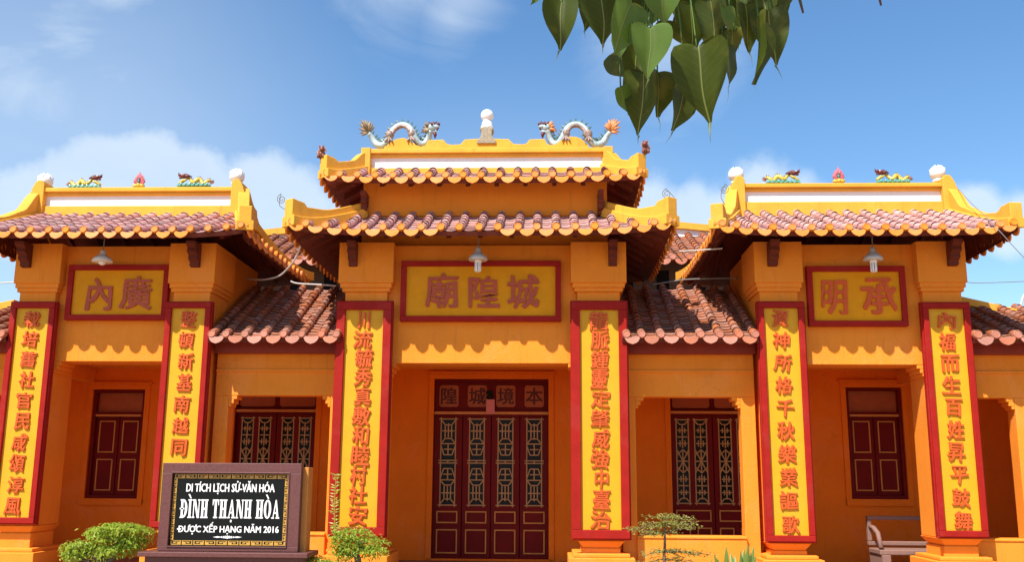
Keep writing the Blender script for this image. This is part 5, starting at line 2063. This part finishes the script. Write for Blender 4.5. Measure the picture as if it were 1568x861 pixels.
def sword_plant():
    y = -2.2
    b = at(1128, 885, y)
    t = thing('sword_leaf_plant', (b.x, y, 0), 'clump of upright pale green sword leaves in front of the right pavilion', 'plant')
    random.seed(5)
    tips = [(1144, 833), (1153, 838), (1139, 841), (1132, 843), (1156, 851), (1113, 837), (1118, 848), (1148, 846), (1126, 853), (1092, 849), (1099, 855), (1110, 858), (1160, 860), (1086, 858)]
    for i, (a, c) in enumerate(tips):
        e = at(a, c, y + random.uniform(-0.12, 0.12))
        r0 = Vector((b.x + (e.x - b.x) * 0.45 + random.uniform(-0.03, 0.03), y + random.uniform(-0.08, 0.08), 0.22))
        mb = MB()
        d = e - r0
        sd_ = Vector((random.uniform(0.6, 1), random.uniform(-0.7, 0.7), 0)).normalized()
        nr = sd_.cross(d).normalized()
        k_ = 0
        for u, w in ((0, 0.024), (0.3, 0.038), (0.6, 0.036), (0.82, 0.024), (0.94, 0.011), (1.0, 0.001)):
            q = r0 + d * u + Vector((0, 0, 0)) + nr * 0.03 * math.sin(u * 2.5)
            mb.v += [tuple(q - sd_ * w), tuple(q + nr * w * 0.5), tuple(q + sd_ * w)]
            if k_:
                o_ = k_ * 3
                mb.f += [(o_ - 3, o_ - 2, o_ + 1, o_), (o_ - 2, o_ - 1, o_ + 2, o_ + 1)]
            k_ += 1
        mb.build('leaf', 'sword', t, smooth=True)
    p = MB()
    p.lathe((b.x, y, 0), [(0.20, 0.0), (0.24, 0.25), (0.26, 0.26), (0.26, 0.30), (0.23, 0.30), (0.22, 0.24)], 24)
    p.build('pot', 'pot', t)


sword_plant()

# ------------------------------------------------------------------ bodhi tree overhead


def heart_leaf(mb, uvs, base, tip, width, tail, yaw, fold, curl, sway):
    """heart-shaped leaf with a long drip tip. base/tip: ends of the blade; tail: end of the drip tip"""
    d = tip - base
    L = d.length
    d.normalize()
    view = Vector((0, -1, 0.15))
    s = d.cross(view).normalized()
    n = s.cross(d).normalized()
    s, n = s * math.cos(yaw) + n * math.sin(yaw), n * math.cos(yaw) - s * math.sin(yaw)
    prof = [(-0.03, 0.12), (-0.05, 0.28), (-0.015, 0.42), (0.07, 0.485), (0.18, 0.505), (0.30, 0.50), (0.42, 0.465), (0.54, 0.405), (0.65, 0.325), (0.75, 0.235), (0.84, 0.15), (0.92, 0.078), (1.0, 0.035)]
    rows = []
    i0 = len(mb.v)
    cols = (-1, -0.66, -0.33, 0, 0.33, 0.66, 1)
    for u, w in prof:
        wav = 0.030 * L * math.sin(u * 8 + sway)
        for c in cols:
            uu = u if abs(c) > 0.5 or u > 0.05 else max(u, 0.0) if c == 0 else u * abs(c)
            x = c * w * width
            bend = curl * L * (u - 0.3) ** 2
            p = base + d * (uu * L) + s * (x + 0.03 * width * math.sin(u * 5 + sway)) + n * (-bend + fold * abs(x) + wav * c * abs(c))
            mb.v.append(tuple(p))
            uvs.append((c * w, u))
    nc = len(cols)
    for r in range(len(prof) - 1):
        for c in range(nc - 1):
            a = i0 + r * nc + c
            mb.f.append((a, a + 1, a + nc + 1, a + nc))
    # drip tip
    e0 = base + d * L + n * (-curl * L * 0.49)
    last = i0 + (len(prof) - 1) * nc
    m_ = e0.lerp(tail, 0.45) + n * 0.004
    k = len(mb.v)
    for q, w in ((e0, 0.030), (m_, 0.012), (tail, 0.002)):
        mb.v += [tuple(q - s * w * width), tuple(q + s * w * width)]
        uvs.extend([(-w, 1.0), (w, 1.0)])
    mb.f += [(k, k + 1, k + 3, k + 2), (k + 2, k + 3, k + 5, k + 4)]


def bodhi():
    trunk_p = Vector((3.9, -11.9, 0))
    t = thing('bodhi_tree', tuple(trunk_p), 'bodhi tree branch hanging into the top of the photo with heart-shaped drip tip leaves', 'tree')
    Z = lambda a, b: (800 + a / 3.5636, b / 3.5636)
    # (base), (blade end), (drip end), width px of the crop, depth, material, turn
    data = [
        ((217, 8), (200, 272), (178, 352), 205, 2.25, 0, 0.1), ((436, -50), (440, 240), (438, 295), 262, 2.35, 0, -0.2),
        ((590, 5), (505, 290), (470, 300), 150, 2.20, 1, 1.05), ((575, 130), (520, 330), (512, 345), 130, 2.22, 1, -0.9),
        ((765, -75), (772, 130), (738, 185), 222, 2.12, 1, 0.05), ((697, 148), (690, 425), (664, 492), 232, 2.10, 1, -0.05),
        ((640, 190), (600, 520), (590, 560), 200, 2.30, 0, 0.5), ((665, 400), (632, 735), (630, 790), 190, 2.26, 0, -0.5),
        ((535, 475), (575, 620), (590, 650), 105, 2.24, 1, 0.6), ((735, 395), (745, 640), (750, 722), 185, 2.22, 0, 0.5),
        ((885, 485), (825, 715), (780, 782), 125, 2.20, 0, 0.85), ((950, 250), (1020, 660), (1026, 780), 325, 2.14, 0, 0.0),
        ((925, 20), (925, 280), (920, 330), 205, 2.34, 0, 0.2), ((1030, 0), (1050, 290), (1060, 330), 160, 2.30, 0, -0.5),
        ((1095, 35), (1125, 165), (1130, 190), 100, 2.22, 1, 0.7), ((1150, 165), (1130, 325), (1120, 365), 125, 2.30, 0, -0.4),
        ((1118, 245), (1142, 470), (1108, 585), 110, 2.20, 0, 1.0), ((1085, 230), (1100, 380), (1104, 410), 95, 2.28, 0, 0.3),
        ((1215, 25), (1240, 285), (1255, 365), 160, 2.26, 0, 0.4), ((1345, 55), (1380, 350), (1420, 432), 215, 2.24, 0, -0.1),
        ((1285, 100), (1290, 460), (1304, 545), 100, 2.16, 0, 1.1), ((1430, -60), (1443, 40), (1456, 105), 70, 2.2, 0, 0.6),
        ((1160, -70), (1180, 75), (1190, 110), 150, 2.3, 0, 0.2), ((690, -60), (640, 100), (630, 140), 150, 2.36, 0, -0.3),
        ((778, 110), (762, 215), (758, 240), 130, 2.3, 0, 0.2), ((205, -110), (232, 15), (240, 40), 150, 2.3, 1, 0.2),
        ((70, -60), (50, 20), (36, 60), 60, 2.3, 1, 0.7), ((545, -80), (560, 150), (575, 190), 200, 2.38, 0, 0.3),
        ((1300, -90), (1330, 110), (1345, 160), 210, 2.32, 0, -0.3), ((1395, -60), (1385, 150), (1380, 200), 150, 2.34, 0, 0.4),
        ((970, -110), (980, 130), (985, 170), 230, 2.4, 0, 0.1), ((1085, -100), (1070, 90), (1060, 140), 170, 2.4, 0, -0.2),
        ((500, -120), (400, 60), (380, 90), 160, 2.42, 0, 0.4), ((860, -60), (840, 90), (835, 120), 160, 2.44, 0, -0.2),
        ((1230, -80), (1215, 110), (1210, 150), 150, 2.42, 0, 0.2),
    ]
    random.seed(33)
    for _ in range(26):
        a = random.uniform(350, 1400)
        c = random.uniform(-150, 110 if a < 1120 else 60)
        if 500 < a < 1040 and random.random() < 0.5:
            c += 170
        l = random.uniform(130, 230)
        dx = random.uniform(-70, 70)
        data.append(((a, c), (a + dx, c + l), (a + dx * 1.3 + random.uniform(-12, 12), c + l * 1.25), l * random.uniform(0.55, 0.85), random.uniform(2.4, 2.75), random.random() < 0.4, random.uniform(-1.1, 1.1)))
    random.seed(21)
    hub = Vector((1.75, -11.15, 3.45))
    br = MB()
    twigs = [catmull([Vector((3.9, -11.9, 5.2)), Vector((3.1, -11.6, 4.6)), Vector((2.4, -11.3, 4.0)), hub, Vector((1.35, -11.1, 3.12))], 5)]
    br.tube(twigs[0], [0.07 * (1 - 0.75 * i / len(twigs[0])) for i in range(len(twigs[0]))], 8)
    anchors = [Vector((1.25, -11.15, 3.02)), Vector((1.48, -11.2, 2.98)), Vector((1.68, -11.2, 2.97)), Vector((1.92, -11.2, 3.0)), Vector((1.05, -11.2, 3.06))]
    for a in anchors:
        br.tube(catmull([hub, hub.lerp(a, 0.5) + Vector((0, 0, 0.05)), a], 4), [0.022, 0.02, 0.018, 0.016, 0.014, 0.012, 0.010, 0.008, 0.007], 6)
    for _ in range(14):
        a = random.choice(anchors[:3]) + Vector((random.uniform(-0.05, 0.05), random.uniform(-0.1, 0.2), 0.02))
        e = a + Vector((random.uniform(-0.16, 0.16), random.uniform(0.0, 0.15), random.uniform(-0.26, -0.10)))
        br.tube(catmull([a, a.lerp(e, 0.5) + Vector((random.uniform(-0.03, 0.03), 0, 0.03)), e], 4), [0.0075, 0.007, 0.0065, 0.006, 0.0055, 0.005, 0.0045, 0.004, 0.003], 6)
    br.build('branch', 'bark', t, smooth=True)
    pet = MB()
    for (b, e, tl, w, dep, mi, yaw) in data:
        y = -13.6 + dep
        B_, E_, T_ = at(*Z(*b), y), at(*Z(*e), y + random.uniform(-0.04, 0.04)), at(*Z(*tl), y + random.uniform(-0.03, 0.03))
        wd = w / 3.5636 * dep / CAM_F * 1.03
        mb, uvs = MB(), []
        heart_leaf(mb, uvs, B_, E_, wd / max(0.45, math.cos(yaw)) * 0.98, T_, yaw + random.uniform(-0.25, 0.25), random.uniform(0.15, 0.75), random.uniform(0.02, 0.22), random.uniform(0, 6))
        mb.build('leaf', 'bodhi_light' if mi else 'bodhi', t, smooth=True, uvs=uvs)
        a = min(anchors, key=lambda q: abs(q.x - B_.x))
        top = Vector((B_.x * 0.6 + a.x * 0.4, a.y, max(a.z, B_.z + 0.06)))
        pet.tube(catmull([a, top, B_.lerp(top, 0.4) + Vector((0.01, 0, 0.02)), B_], 4), [0.003] * 6 + [0.002] * 7, 5)
    pet.build('twigs', 'bonsai2', t, smooth=True)
    tk = MB()
    tp = catmull([trunk_p, trunk_p + Vector((0.05, 0, 2.0)), trunk_p + Vector((-0.02, 0.02, 4.0)), trunk_p + Vector((0.0, 0, 6.2)), trunk_p + Vector((0.1, -0.1, 8.4))], 5)
    tk.tube(tp, [0.30 * (1 - 0.75 * i / len(tp)) for i in range(len(tp))], 12)
    for k in range(6):
        w = k * 1.1 + 0.4
        s = trunk_p + Vector((0, 0, 4.6 + 0.45 * k))
        e = s + Vector((math.cos(w) * 2.0, math.sin(w) * 2.0, 1.1))
        tk.tube(catmull([s, s.lerp(e, 0.5) + Vector((0, 0, 0.3)), e], 4), [0.10, 0.09, 0.08, 0.07, 0.06, 0.05, 0.045, 0.04, 0.03], 8)
    tk.build('trunk', 'bark', t, smooth=True)
    # the crown out of the photo, which shades the hanging leaves
    cr, uvs = MB(), []
    centres = [(Vector((0.85, -12.0, 4.0)), 0.55, 50), (Vector((1.45, -12.05, 4.3)), 0.6, 150), (Vector((1.75, -11.8, 4.1)), 0.5, 110), (Vector((0.5, -12.0, 4.3)), 0.5, 30)]
    for k in range(10):
        w = k * 0.63
        centres.append((trunk_p + Vector((math.cos(w) * 1.8, math.sin(w) * 1.4 - 0.6, 5.6 + 0.5 * math.sin(k * 1.7))), 0.95, 45))
    for c, r, n in centres:
        for _ in range(n):
            q = c + Vector((random.gauss(0, 0.5), random.gauss(0, 0.5), random.gauss(0, 0.4))) * r
            e = q + Vector((random.uniform(-0.06, 0.06), random.uniform(-0.06, 0.06), -0.15))
            heart_leaf(cr, uvs, q, e, random.uniform(0.11, 0.16), e + Vector((random.uniform(-0.02, 0.02), 0, -0.05)), random.uniform(-1.5, 1.5), 0.25, 0.08, random.uniform(0, 6))
    tag(cr.build('crown', 'bodhi', t, smooth=True, uvs=uvs), kind='stuff')


bodhi()
